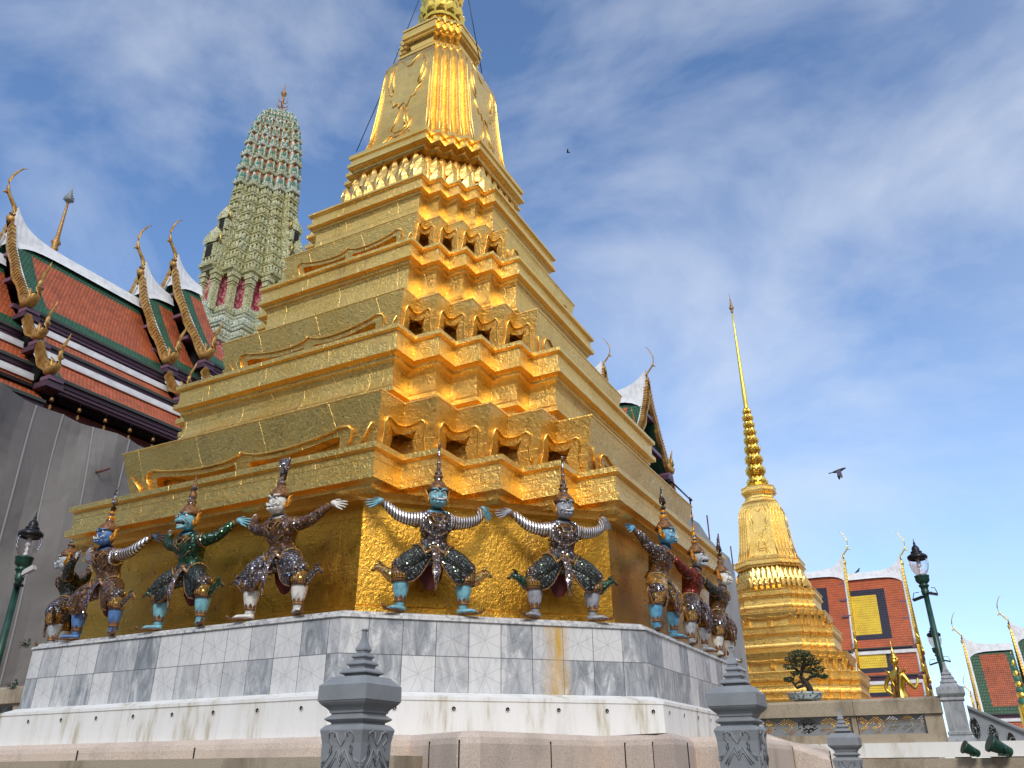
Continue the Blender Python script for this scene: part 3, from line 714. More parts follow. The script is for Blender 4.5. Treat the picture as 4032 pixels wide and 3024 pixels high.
SK = {'cyan': skin('pale_turquoise_glaze', (.20, .46, .54)), 'blue': skin('blue_glaze', (.10, .21, .46)), 'sky': skin('bright_blue_glaze', (.12, .36, .56)),
      'white': skin('white_glaze', (.74, .72, .68)), 'grey': skin('grey_glaze', (.34, .35, .39)), 'pale': skin('pale_grey_glaze', (.42, .45, .49)), 'black': skin('dark_hand_glaze', (.04, .05, .07))}
def skin_mesh(name, verts, edges, mats, parent, sub=2, pick=None):
    me = bpy.data.meshes.new(name); me.from_pydata([v[:3] for v in verts], edges, []); o = bpy.data.objects.new(name, me); COL.objects.link(o)
    md_ = o.modifiers.new('s', 'SKIN'); md_.use_smooth_shade = True
    for i, v in enumerate(verts):
        r = v[3] if len(v) == 4 else v[3:5]
        me.skin_vertices[0].data[i].radius = (r, r) if not isinstance(r, (tuple, list)) else r
    me.skin_vertices[0].data[0].use_root = True
    sb = o.modifiers.new('u', 'SUBSURF'); sb.levels = sub; sb.render_levels = sub
    dg = bpy.context.evaluated_depsgraph_get(); nm = bpy.data.meshes.new_from_object(o.evaluated_get(dg)); nm.name = name
    bpy.data.objects.remove(o)
    nm.materials.clear()
    for m_ in mats: nm.materials.append(m_)
    if pick:
        for p in nm.polygons: p.material_index = pick(p.center)
    for p in nm.polygons: p.use_smooth = True
    o = bpy.data.objects.new(name, nm); COL.objects.link(o)
    if parent: o.parent = parent
    return o
def make_guardian(label, loc, rz, skn, torso, sleeve, trouser, kind='demon', crown='cone', hand=None, mirror=1, group='guardian statues holding up the chedi', lift=0, cat='statue', tailm='dark', var=0):
    r = tag(empty('guardian_statue', loc, rz), label, cat, group)
    sm, tm, sl, tr = SK[skn], MO[torso], MO[sleeve], MO[trouser]; hm = SK[hand or skn]; mx_ = mirror
    # body: one continuous surface, arms and legs included
    V = [(0, -.02, .70, .155), (0, -.05, .80, .135), (0, -.10, .93, .175), (0, -.14, 1.04, .165), (0, -.18, 1.14, .070), (0, -.20, 1.20, .068)]
    E = [(0, 1), (1, 2), (2, 3), (3, 4), (4, 5)]
    aw = [(.19, -.13, 1.06, .098), (.31, -.10, 1.06, .084), (.43, -.08, 1.10, .077), (.53, -.04, 1.19, .062), (.60, .02, 1.285, .044)]
    bw_ = [(.19, -.13, 1.06, .098), (.31, -.10, 1.055, .084), (.45, -.07, 1.09, .077), (.56, -.03, 1.15, .066), (.59, .03, 1.30, .044)]
    for sg in (1, -1):
        arm = bw_ if sg*mx_ > 0 else aw
        p = 3
        for x, y, z, q in arm:
            V.append((sg*x, y, z, q)); E.append((p, len(V)-1)); p = len(V)-1
        leg = [(.12, -.04, .665, .14), (.26, -.13, .60, .145), (.375, -.185, .50, .118), (.375, -.15, .40, .078), (.365, -.09, .27, .062), (.36, -.06, .15, .042), (.36, -.05, .06, .042)]
        p = 0
        for x, y, z, q in leg:
            V.append((sg*x, y, z, q)); E.append((p, len(V)-1)); p = len(V)-1
    def pick(c):
        if c.z < .345 and abs(c.x) > .2: return 1
        if c.z > 1.125 and abs(c.x) < .09: return 1
        if c.z < .78: return 3
        if abs(c.x) > .165: return 2
        return 0
    b = skin_mesh('body', V, E, [tm, sm, sl, tr], r, 2, pick)
    # hands: palm and five bent fingers pressed flat against the soffit
    for sg in (1, -1):
        right = sg*mx_ > 0
        wx, wy, wz = (.59, .03, 1.30) if right else (.60, .02, 1.285)
        dv = Vector((.095, .035, -.085)) if right else Vector((.125, .03, -.03))
        HV = [(wx, wy, wz, .034), (wx+.025, wy+.012, wz+.012, .040), (wx+.025+dv.x*.55, wy+.012+dv.y*.6, wz+.012+dv.z*.55, (.032, .018))]
        HE = [(0, 1), (1, 2)]
        HV = [((v[0], v[1], v[2], v[3] if not isinstance(v[3], tuple) else .036)) for v in HV]
        fd = dv.normalized(); sd_ = Vector((0, -.35, -1)).normalized() if not right else Vector((-.5, -.3, -.8)).normalized()
        sd_ = (sd_-fd*sd_.dot(fd)).normalized(); base = Vector(HV[2][:3]); nrm_ = fd.cross(sd_)
        for k, ln in enumerate((.105, .122, .115, .092)):
            o0 = base+sd_*((k-1.5)*.027)
            a1 = o0+fd*(ln*.4); o1_ = sd_*((k-1.5)*.010); a1 += o1_*.5; a2 = o0+o1_+fd*(ln*.75)+nrm_*(.004*sg); a3 = o0+o1_*1.3+fd*ln+nrm_*(.012*sg)
            i0 = len(HV); HV += [(*o0, .0125), (*a1, .0115), (*a2, .0105), (*a3, .0075)]
            HE += [(2, i0), (i0, i0+1), (i0+1, i0+2), (i0+2, i0+3)]
        t0 = Vector(HV[1][:3])+sd_*(-.034); t1 = t0+fd*.045-sd_*.030; t2 = t1+fd*.038-sd_*.004
        i0 = len(HV); HV += [(*t0, .012), (*t1, .0105), (*t2, .008)]; HE += [(1, i0), (i0, i0+1), (i0+1, i0+2)]
        HV = [(sg*x, y, z, q) for x, y, z, q in HV]
        skin_mesh('hand', HV, HE, [hm], r, 1)
        bc = MB(); c = Vector((sg*(wx-.015), wy-.012, wz-.03)); d = Vector((sg*.10, .06, .2)).normalized() if not right else Vector((sg*.15, .2, .6)).normalized()
        bc.tube([c-d*.035, c-d*.02, c, c+d*.02, c+d*.03], [.040, .047, .043, .047, .038], 0, 12); bc.build('wristband', M['clay'], r)
    # head
    hd = MB(); hc = Vector((0, -.215, 1.31))
    if kind == 'demon':
        hd.ell(hc, (.098, .105, .125), 0, 16, 12)
        hd.ell(hc+Vector((0, -.035, -.065)), (.088, .085, .062), 0, 14, 8)      # heavy jaw
        for sg in (1, -1): hd.ell(hc+Vector((sg*.052, -.07, -.035)), (.036, .03, .034), 0, 8, 6)
        hd.ell(hc+Vector((0, -.108, -.015)), (.020, .026, .030), 0, 8, 6)
        for sg in (1, -1): hd.ell(hc+Vector((sg*.017, -.112, -.032)), (.013, .014, .011), 0, 6, 5)
        for sg in (1, -1):
            hd.ell(hc+Vector((sg*.042, -.086, .030)), (.021, .018, .017), 1, 8, 6); hd.ell(hc+Vector((sg*.042, -.101, .028)), (.009, .006, .009), 2, 6, 5)
            hd.tube([hc+Vector((sg*.012, -.106, .038)), hc+Vector((sg*.035, -.108, .062)), hc+Vector((sg*.065, -.088, .062)), hc+Vector((sg*.088, -.055, .082))], [.009, .013, .011, .005], 0, 6)
            hd.tube([hc+Vector((sg*.012, -.109, .032)), hc+Vector((sg*.035, -.110, .050)), hc+Vector((sg*.07, -.085, .048))], [.003, .0042, .003], 2, 5)
            hd.tube([hc+Vector((sg*.030, -.12, -.062)), hc+Vector((sg*.036, -.136, -.042)), hc+Vector((sg*.034, -.142, -.022))], [.010, .008, .002], 1, 6)
            hd.tube([hc+Vector((sg*.045, -.114, -.058)), hc+Vector((sg*.060, -.110, -.038)), hc+Vector((sg*.072, -.085, -.012)), hc+Vector((sg*.083, -.055, -.012))], [.004, .005, .004, .002], 1, 5)
            hd.tube([hc+Vector((sg*.02, -.118, -.052)), hc+Vector((sg*.05, -.112, -.048)), hc+Vector((sg*.075, -.088, -.055)), hc+Vector((sg*.078, -.075, -.085))], [.003, .004, .003, .002], 2, 5)
            hd.ell(hc+Vector((sg*.022, -.118, -.090)), (.024, .020, .017), 0, 8, 6)
        hd.tube([hc+Vector((-.042, -.118, -.060)), hc+Vector((-.02, -.130, -.058)), hc+Vector((.02, -.130, -.058)), hc+Vector((.042, -.118, -.060))], [.006, .010, .010, .006], 1, 6)
        hd.tube([hc+Vector((-.05, -.112, -.072)), hc+Vector((0, -.130, -.068)), hc+Vector((.05, -.112, -.072))], [.003, .0045, .003], 2, 5)
    else:      # long faced monkey with open mouth
        hd.ell(hc, (.092, .105, .118), 0, 16, 12)
        hd.ell(hc+Vector((0, -.095, -.018)), (.062, .075, .038), 0, 12, 8, Matrix.Rotation(.25, 3, 'X'))
        hd.ell(hc+Vector((0, -.075, -.092)), (.052, .072, .026), 0, 12, 8, Matrix.Rotation(.42, 3, 'X'))
        hd.ell(hc+Vector((0, -.090, -.055)), (.046, .062, .026), 2, 10, 6)
        for k in range(7):
            a = (k-3)*.35; hd.ell(hc+Vector((math.sin(a)*.045, -.105-math.cos(a)*.045, -.038)), (.007, .006, .011), 1, 6, 4)
            hd.ell(hc+Vector((math.sin(a)*.038, -.085-math.cos(a)*.045, -.082)), (.006, .006, .010), 1, 6, 4)
        hd.ell(hc+Vector((0, -.165, .004)), (.020, .014, .012), 0, 8, 5)
        for sg in (1, -1):
            hd.ell(hc+Vector((sg*.047, -.078, .036)), (.022, .02, .020), 1, 8, 6); hd.ell(hc+Vector((sg*.049, -.095, .036)), (.010, .006, .010), 2, 6, 5)
            hd.tube([hc+Vector((sg*.012, -.10, .048)), hc+Vector((sg*.045, -.098, .070)), hc+Vector((sg*.085, -.05, .06))], [.008, .011, .005], 0, 6)
            hd.tube([hc+Vector((sg*.06, -.08, -.02)), hc+Vector((sg*.075, -.05, -.05)), hc+Vector((sg*.06, -.06, -.095))], [.003, .004, .003], 2, 5)
            hd.tube([hc+Vector((sg*.03, -.15, -.015)), hc+Vector((sg*.058, -.11, -.03)), hc+Vector((sg*.062, -.06, -.055))], [.004, .005, .004], 1, 5)
    hd.v = [(p[0]*1.13, hc.y+(p[1]-hc.y)*1.13, hc.z+.01+(p[2]-hc.z)*1.10) for p in hd.v]; hd.build('head', [sm, M['teeth'], M['ink']], r)
    for sg in (1, -1):
        ear = MB()
        ear.ell(hc+Vector((sg*.112, .01, -.03)), (.016, .038, .050), 0, 8, 6)
        for k in range(4):
            a = .2+k*.55
            ear.tube([hc+Vector((sg*.108, .0, -.055+k*.012)), hc+Vector((sg*(.125+.01*math.sin(a)), .035, -.02+k*.035)), hc+Vector((sg*(.145+.014*(k % 2)), .058, .008+k*.036))], [.020, .016, .003], 0, 6)
        ear.build('ear_ornament', M['orange'], r)
    cr_ = MB(); cc = (0, -.205, 1.40)
    base = [(.115, -.02), (.132, -.01), (.136, .012), (.122, .022), (.126, .034), (.108, .052), (.088, .085), (.072, .105)]
    if crown == 'cone': top = [(.046, .118), (.052, .128), (.046, .15), (.058, .165), (.060, .178), (.040, .19), (.042, .215), (.047, .225), (.033, .235), (.031, .27), (.036, .28), (.026, .29), (.022, .34), (.026, .35), (.019, .36), (.016, .44), (.020, .45), (.014, .46), (.013, .55), (.021, .56), (.021, .60), (.008, .612)]
    elif crown == 'fan': top = [(.05, .118), (.056, .13), (.046, .145), (.058, .16), (.058, .178), (.038, .19), (.036, .23), (.030, .25)]
    elif crown == 'flame': top = [(.046, .118), (.058, .135), (.05, .15), (.062, .17), (.055, .195), (.038, .21), (.036, .235), (.045, .25), (.03, .27)]
    else: top = [(.046, .118), (.058, .135), (.05, .15), (.062, .168), (.055, .19), (.038, .2), (.05, .23), (.052, .27), (.036, .31), (.042, .34), (.04, .38), (.018, .44), (.012, .50), (.003, .53)]
    prof = base+top
    idx = [0 if j < 9 else (1 if (j//2) % 2 else 2) for j in range(len(prof)-1)]
    rings = [[(cc[0]+q*math.cos(2*PI*k/16), cc[1]+q*math.sin(2*PI*k/16), cc[2]+z) for k in range(16)] for q, z in prof]
    cr_.rings(rings, idx, True, True, True, smooth=True)
    if crown == 'fan':
        for k in range(7):
            a = -PI/2+(k-3)*.0; x = (k-3)*.010
            cr_.tube([(x, -.205, 1.62), (x*1.6, -.205, 1.75), (x*2.6, -.205, 1.90)], [.011, .010, .011], 2, 6)
            cr_.tube([(x, -.185, 1.62), (x*1.6, -.180, 1.75), (x*2.4, -.175, 1.89)], [.009, .009, .009], 2, 6)
    if crown == 'flame':
        cr_.tube([(0, -.205, 1.66), (.02, -.205, 1.72), (.025, -.205, 1.78), (-.005, -.205, 1.84), (-.02, -.205, 1.90), (.0, -.205, 1.97), (.012, -.205, 2.03)], [.03, .045, .048, .042, .03, .018, .004], 2, 10, flat=.6)
    cr_.build('crown', [M['clay'], M['orange'] if var else M['clay'], MO['silver']], r)
    # jewellery, belts, knee cuffs, anklets
    jw = MB()
    def ringat(c, d, rad, th, m_=0, sy=1.0, n=20):
        c = Vector(c); d = Vector(d).normalized(); a = d.cross(Vector((0, 1, .1))).normalized(); b2 = d.cross(a)
        pts = [c+a*rad*math.cos(2*PI*k/n)+b2*rad*sy*math.sin(2*PI*k/n) for k in range(n+1)]
        jw.tube(pts, th, m_, 6)
    for k in range(3): ringat((0, -.178+.0*k, 1.128-.02*k), (0, -.25, 1), .076+.020*k, .010, 0)
    ringat((0, -.045, .795), (0, -.2, 1), .134, .015, 0, 1.0); ringat((0, -.035, .765), (0, -.2, 1), .150, .018, 1, .95)
    ringat((0, -.03, .735), (0, -.2, 1), .162, .014, 0, .95)
    for sg in (1, -1):
        ringat((sg*.215, -.118, 1.06), (1, .1, .05*sg), .090, .012, 0); ringat((sg*.245, -.112, 1.06), (1, .1, .05*sg), .084, .010, 1)
        ringat((sg*.155, -.065, .66), (sg*.7, -.4, -.35), .128, .012, 0); ringat((sg*.185, -.085, .650), (sg*.7, -.4, -.35), .128, .010, 1)
        # chest straps
        jw.tube([(sg*.14, -.21, 1.10), (sg*.11, -.285, 1.03), (sg*.045, -.287, .96), (0, -.27, .92)], .009, 0, 6)
        jw.tube([(sg*.155, -.13, .97), (sg*.125, -.232, .90), (sg*.03, -.212, .85), (0, -.198, .845)], .009, 0, 6)
        jw.tube([(sg*.06, -.235, 1.12), (sg*.058, -.295, 1.03), (sg*.02, -.292, .99), (0, -.288, 1.0)], .008, 1, 6)
    jw.build('jewellery', [M['clay'], MO['gem']], r)
    for sg in (1, -1):
        cf = MB(); cx, cy = sg*.378, -.155
        cf.lathe([(.07, .315), (.098, .325), (.104, .34), (.098, .355)], (cx, cy+.035, 0), 0, 20)
        cf.lathe([(.098, .352), (.101, .39), (.103, .47)], (cx, cy+.02, 0), 1, 20, caps=False)
        cf.lathe([(.103, .468), (.113, .478), (.115, .50), (.107, .52), (.111, .535), (.095, .56), (.06, .59)], (cx, cy+.008, 0), 2, 20)
        for k in range(20):
            a = 2*PI*k/20; cf.tube([(cx+.103*math.cos(a), cy+.02+.103*math.sin(a), .355), (cx+.106*math.cos(a), cy+.02+.106*math.sin(a), .47)], .0035, 0, 4)
        cf.build('knee_cuff', [M['clay'], MO['gem'], MO['silver']], r)
        sh = MB(); sh.lathe([(.093, .335), (.095, .31), (.088, .25), (.074, .19), (.060, .14), (.048, .09), (.048, .02)], (sg*.365, -.095, 0), 0, 16)
        for k in range(7):      # pointed leaves above the anklet
            a = 2*PI*k/7+.2; nr = Vector((math.cos(a), math.sin(a), 0)); t_ = Vector((-nr.y, nr.x, 0)); c = Vector((sg*.365, -.095, .115))+nr*.050
            sh.petal(c, t_, nr, .045, .085, .20, 0, 1, .006)
        sh.lathe([(.052, .10), (.064, .105), (.066, .118), (.056, .125), (.060, .135), (.050, .14)], (sg*.365, -.095, 0), 1, 16)
        sh.build('shin', [sm, M['clay']], r)
        ft = MB(); f0 = Vector((sg*.345, -.095, .035)); d = Vector((sg*.80, -.55, 0)).normalized()
        ft.tube([f0-d*.045, f0, f0+d*.07, f0+d*.13, f0+d*.17], [.036, .044, .036, .030, .020], 0, 10, flat=.72)
        sd2 = Vector((-d.y, d.x, 0))
        for k in range(5):
            c = f0+d*(.155-.006*abs(k-1))+sd2*((k-2)*.0155)-Vector((0, 0, .012)); ft.tube([c, c+d*.03, c+d*.045], [.011, .010, .006], 0, 6)
        ft.build('foot', [hm if skn == 'black' else sm], r)
    # skirt flaps hanging below the thighs, red lined, with braided hem
    sk = MB()
    for sg in (1, -1):
        top = [Vector((sg*x, y, z)) for x, y, z in ((.01, -.10, .66), (.10, -.15, .62), (.20, -.20, .575), (.29, -.23, .53), (.36, -.24, .48))]
        bot = [Vector((sg*x, y, z)) for x, y, z in ((.035, -.16, .62), (.10, -.19, .50), (.16, -.21, .40), (.235, -.215, .325), (.32, -.21, .30))]
        bk = [p+Vector((0, .03, 0)) for p in bot]
        midr = [(a+b2)/2+Vector((0, -.03, 0)) for a, b2 in zip(top, bot)]
        sk.rings([top, midr, bot], 0, False, smooth=True); sk.rings([bot, bk], 2, False); sk.rings([bk, [p+Vector((0, .03, 0)) for p in midr], [p+Vector((0, .05, 0)) for p in top]], 1, False)
        sk.tube(bot, .009, 2, 6)
        # inner lining seen between the legs
    L_ = [Vector(p) for p in ((-.16, .0, .62), (-.13, .03, .42), (-.06, .05, .31), (0, .05, .28), (.06, .05, .31), (.13, .03, .42), (.16, .0, .62))]
    i = len(sk.v); sk.quad(L_, 1); sk.quad([p+Vector((0, .02, 0)) for p in reversed(L_)], 1)
    sk.build('skirt', [tr, M['lining'], M['clay']], r)
    ap = MB()
    out_ = [(.035, .75), (.045, .62), (.032, .52), (.05, .44), (.028, .36), (.012, .27), (0, .20)]
    for k in range(6):
        (a0, z0), (a1, z1) = out_[k], out_[k+1]; y0, y1 = -.20-.10*math.sin((.75-z0)*4), -.20-.10*math.sin((.75-z1)*4)
        if k == 0: y0 = -.155
        ap.rings([[(-a0, y0, z0), (0, y0-.018, z0), (a0, y0, z0), (0, y0+.02, z0)], [(-a1, y1, z1), (0, y1-.018, z1), (a1, y1, z1), (0, y1+.02, z1)]], 0)
        for sg in (1, -1): ap.tube([(sg*a0, y0, z0), (sg*a1, y1, z1)], .0065, 1, 5)
    for sg in (1, -1):
        ap.rings([[(sg*.03, -.165, .755), (sg*.11, -.15, .735), (sg*.17, -.12, .73)], [(sg*.035, -.20, .70), (sg*.10, -.20, .655), (sg*.17, -.17, .66)]], 2, False, smooth=True)
        ap.rings([[(sg*.03, -.160, .755), (sg*.11, -.145, .735), (sg*.17, -.115, .73)], [(sg*.035, -.19, .70), (sg*.10, -.19, .655), (sg*.17, -.16, .66)]], 1, False)
        ap.tube([(sg*.03, -.20, .70), (sg*.10, -.20, .652), (sg*.175, -.17, .655)], .009, 1, 6)
    ap.build('apron', [MO['blue'] if var else MO['silver'], M['clay'], MO['gem']], r)
    # curled flame tails of the sash beside each knee
    for sg in (1, -1):
        fl = MB(); b0 = Vector((sg*.44, -.10, .44))
        path = [(0, 0, -.06), (.07, 0, -.045), (.13, 0, .0), (.17, 0, .03), (.21, 0, .035), (.245, 0, .005), (.27, 0, .0)]
        pts = [b0+Vector((sg*x, y, z)) for x, y, z in path]
        fl.tube(pts, [.075, .070, .055, .045, .032, .018, .003], 0, 10, flat=.30, upv=(0, 1, 0)) if False else None
        for nm_, w0 in (('a', 1),):
            W_ = [.085, .075, .055, .048, .032, .018, .004]
            up_ = [p+Vector((0, -.012, w)) for p, w in zip(pts, W_)]; dn_ = [p+Vector((0, -.012, -w*.9)) for p, w in zip(pts, W_)]
            mid_ = [p+Vector((0, -.035, 0)) for p in pts]; bk_ = [p+Vector((0, .02, 0)) for p in pts]
            fl.rings([up_, mid_, dn_, bk_, up_], 0, False, smooth=False)
            fl.tube(up_, .008, 1, 5); fl.tube(dn_, .008, 1, 5)
        c = b0+Vector((sg*.15, -.02, .065)); fl.tube([c, c+Vector((sg*.03, 0, .03)), c+Vector((sg*.07, 0, .045))], [.022, .014, .003], 0, 6)
        fl.build('sash_flame', [MO[tailm], M['orange'] if var else M['clay']], r)
    # low clay footing slabs with upturned ends
    for sg in (1, -1):
        sl_ = MB(); d = Vector((sg*.80, -.55, 0)).normalized(); f0 = Vector((sg*.40, -.125, .006))
        sl_.tube([f0-d*.10, f0-d*.05, f0+d*.10, f0+d*.17, f0+d*.20], [.03, .05, .048, .03, .012], 0, 8, flat=.28)
        sl_.tube([f0+d*.16, f0+d*.205+Vector((0, 0, .03)), f0+d*.20+Vector((0, 0, .07))], [.02, .016, .003], 0, 6)
        sl_.build('footing', M['clay'], r)
    return r
ZT = 3.185
def onface(face, u, out=.30):
    if face == 'A': return (u, -4.70-out, ZT), 0
    if face == 'B': return (4.70+out, u, ZT), PI/2
    if face == 'C':
        c = Vector((3.565, -3.565)); t = Vector((.7071, .7071)); n_ = Vector((.7071, -.7071)); p = c+t*u+n_*out; return (p.x, p.y, ZT), PI/4
    if face == 'D':
        c = Vector((-3.565, -3.565)); t = Vector((.7071, -.7071)); n_ = Vector((-.7071, -.7071)); p = c+t*u+n_*out; return (p.x, p.y, ZT), -PI/4
    if face == 'E':
        c = Vector((3.565, 3.565)); t = Vector((-.7071, .7071)); n_ = Vector((.7071, .7071)); p = c+t*u+n_*out; return (p.x, p.y, ZT), 3*PI/4
G = [
 ('turquoise faced demon statue with dark blue chest, fourth figure from the right end of the near wall', 'C', -.80, 'cyan', 'silver', 'rings', 'dark', 'demon', 'cone', None, 1, 'gem', 0),
 ('grey faced demon statue in silver chequered armour on the bright front wall', 'C', .80, 'grey', 'silver', 'rings', 'dark', 'demon', 'cone', None, 1, 'green', 0),
 ('white faced demon statue with a flat fan topped crown, left of the bright front wall', 'A', 1.55, 'white', 'brown', 'brown', 'silver', 'demon', 'fan', None, -1, 'silver', 0),
 ('turquoise monkey faced statue with open mouth and green armour on the left wall', 'A', 0.02, 'cyan', 'green', 'green', 'dark', 'monkey', 'spiral', None, -1, 'green', 0),
 ('blue faced demon statue with silver ringed sleeves on the left wall', 'A', -1.55, 'blue', 'brown', 'rings', 'brown', 'demon', 'flame', 'black', -1, 'silver', 1),
 ('pale grey faced statue in dark armour at the far left end of the plinth', 'D', .85, 'pale', 'dark', 'dark', 'silver', 'demon', 'cone', None, -1, 'dark', 0),
 ('grey statue mostly hidden round the far left corner of the plinth', 'D', -.85, 'pale', 'brown', 'brown', 'silver', 'demon', 'cone', None, -1, 'dark', 0),
 ('bright blue faced demon statue with flame topped crown, first on the right hand wall', 'B', -1.55, 'sky', 'brown', 'silver', 'gem', 'demon', 'flame', None, 1, 'silver', 1),
 ('white monkey faced statue in red armour on the right hand wall', 'B', 0.0, 'pale', 'red', 'red', 'silver', 'monkey', 'cone', None, 1, 'gem', 1),
 ('white faced demon statue with brown armour, last on the right hand wall', 'B', 1.55, 'white', 'brown', 'dark', 'brown', 'demon', 'flame', None, 1, 'dark', 0),
]
G[0] = ('turquoise faced demon statue with dark chest, left of the pair on the bright front wall',)+G[0][1:]
for lab, face, u, skn, torso, sleeve, tr, kind, crown, hand, mir, tailm, var in G:
    loc, rz = onface(face, u)
    make_guardian(lab, loc, rz, skn, torso, sleeve, tr, kind, crown, hand, mir, tailm=tailm, var=var)
# ------------------------------------------------------------------ Thai temple roofs
def roof_panel(TL, TR, BR, BL, bands, mats_n, sag=0.0, nu=24, nv=18, thick=.12):
    """tiled slope; bands = nested (u margin m, v margin m top, v margin bottom, material) from outside in; returns MB"""
    TL, TR, BR, BL = map(Vector, (TL, TR, BR, BL)); mb = MB()
    Wt = ((TR-TL).length+(BR-BL).length)/2; Hh = ((BL-TL).length+(BR-TR).length)/2
    us = set([0, 1]); vs = set([0, 1])
    for mu0, mu1, mv0, mv1, _ in bands:
        us |= {mu0/Wt, 1-mu1/Wt}; vs |= {mv0/Hh, 1-mv1/Hh}
    for k in range(1, nv): vs.add(k/nv)
    us = sorted(u for u in us if 0 <= u <= 1); vs = sorted(v for v in vs if 0 <= v <= 1)
    nrm = (TR-TL).cross(BL-TL).normalized()
    if nrm.z < 0: nrm = -nrm
    def P(u, v):
        p = (TL*(1-u)+TR*u)*(1-v)+(BL*(1-u)+BR*u)*v
        return p-nrm*(sag*4*v*(1-v))
    for a, b in zip(us, us[1:]):
        for c, d in zip(vs, vs[1:]):
            if b-a < 1e-5 or d-c < 1e-5: continue
            um, vm = (a+b)/2*Wt, (c+d)/2*Hh; mi = 0
            for mu0, mu1, mv0, mv1, k in bands:
                if mu0 <= um <= Wt-mu1 and mv0 <= vm <= Hh-mv1: mi = k
            mb.quad([P(a, d), P(b, d), P(b, c), P(a, c)], mi, [(a*Wt, d*Hh), (b*Wt, d*Hh), (b*Wt, c*Hh), (a*Wt, c*Hh)])
    o = nrm*thick
    mb.quad([P(0, 1)-o, P(0, 1), P(1, 1), P(1, 1)-o][::-1], 0)
    for c, d in zip(vs, vs[1:]): mb.quad([P(0, c)-o, P(1, c)-o, P(1, d)-o, P(0, d)-o], 0)
    return mb
def ridge_strip(mb, pts, w, h, m=0):
    """moulded ridge or hip band along pts"""
    pts = [Vector(p) for p in pts]; rings = []
    for i, p in enumerate(pts):
        t = (pts[min(i+1, len(pts)-1)]-pts[max(i-1, 0)]).normalized(); s = t.cross(Vector((0, 0, 1)))
        if s.length < .1: s = Vector((1, 0, 0))
        s.normalize(); u = s.cross(t).normalized()
        rings.append([p-s*w-u*h, p+s*w-u*h, p+s*w+u*h*.2, p+s*w*.6+u*h*.5, p+s*w*.6+u*h, p-s*w*.6+u*h, p-s*w*.6+u*h*.5, p-s*w+u*h*.2])
    mb.rings(rings, m, True, True, True)
def chofa(base, out, H, name, mt, parent, back=.35):
    """horn shaped finial: base point, out = horizontal unit direction it faces"""
    out = Vector(out).normalized(); Z = Vector((0, 0, 1)); m = MB(); b = Vector(base)
    prof = [(0, -.06, .085), (.015, .03, .10), (0, .10, .085), (-.01, .18, .055), (.03, .26, .048), (.09, .33, .044), (.145, .40, .042), (.19, .50, .036), (.20, .62, .032), (.17, .75, .028), (.115, .87, .023), (.06, .96, .015), (.0, 1.0, .006)]
    m.tube([b+out*(x*H)+Z*(z*H) for x, z, q in prof], [q*H*(.68 if H < 2.65 and HX < -5 or H > 2.65 and HX < -5 else .5) for x, z, q in prof], 0, 8)
    c = b+out*(.17*H)+Z*(.41*H); m.tube([c, c+out*(.05*H)-Z*(.01*H), c+out*(.075*H)-Z*(.05*H)], [.024*H, .018*H, .003*H], 0, 6)
    return m.build(name, mt, parent)
def flame_end(base, out, H, mt, parent, name='naga_finial'):
    """naga head hook at the foot of a bargeboard"""
    out = Vector(out).normalized(); Z = Vector((0, 0, 1)); m = MB(); b = Vector(base)
    m.tube([b-out*.10*H+Z*.25*H, b+Z*.02*H, b+out*.22*H+Z*.0*H, b+out*.38*H+Z*.14*H, b+out*.42*H+Z*.32*H, b+out*.36*H+Z*.5*H, b+out*.42*H+Z*.68*H, b+out*.56*H+Z*.86*H, b+out*.60*H+Z*1.0*H],
           [.08*H, .12*H, .125*H, .11*H, .09*H, .065*H, .045*H, .028*H, .006*H], 0, 8)
    m.tube([b+out*.10*H+Z*.10*H, b+out*.02*H+Z*.22*H, b+out*.10*H+Z*.32*H, b+out*.0*H+Z*.45*H], [.07*H, .06*H, .05*H, .02*H], 0, 6)
    return m.build(name, mt, parent)
# ---- pantheon hall on the left: ridge along +y, tiered slopes facing the chedi
HX = -21.4
def zat(px, py, x): return at(px, py, 0, x).z
hall = tag(empty('temple_hall', (0, 0, 0)), 'temple hall at the left with tiered red and green tiled roofs and gilded horn finials', 'temple hall')
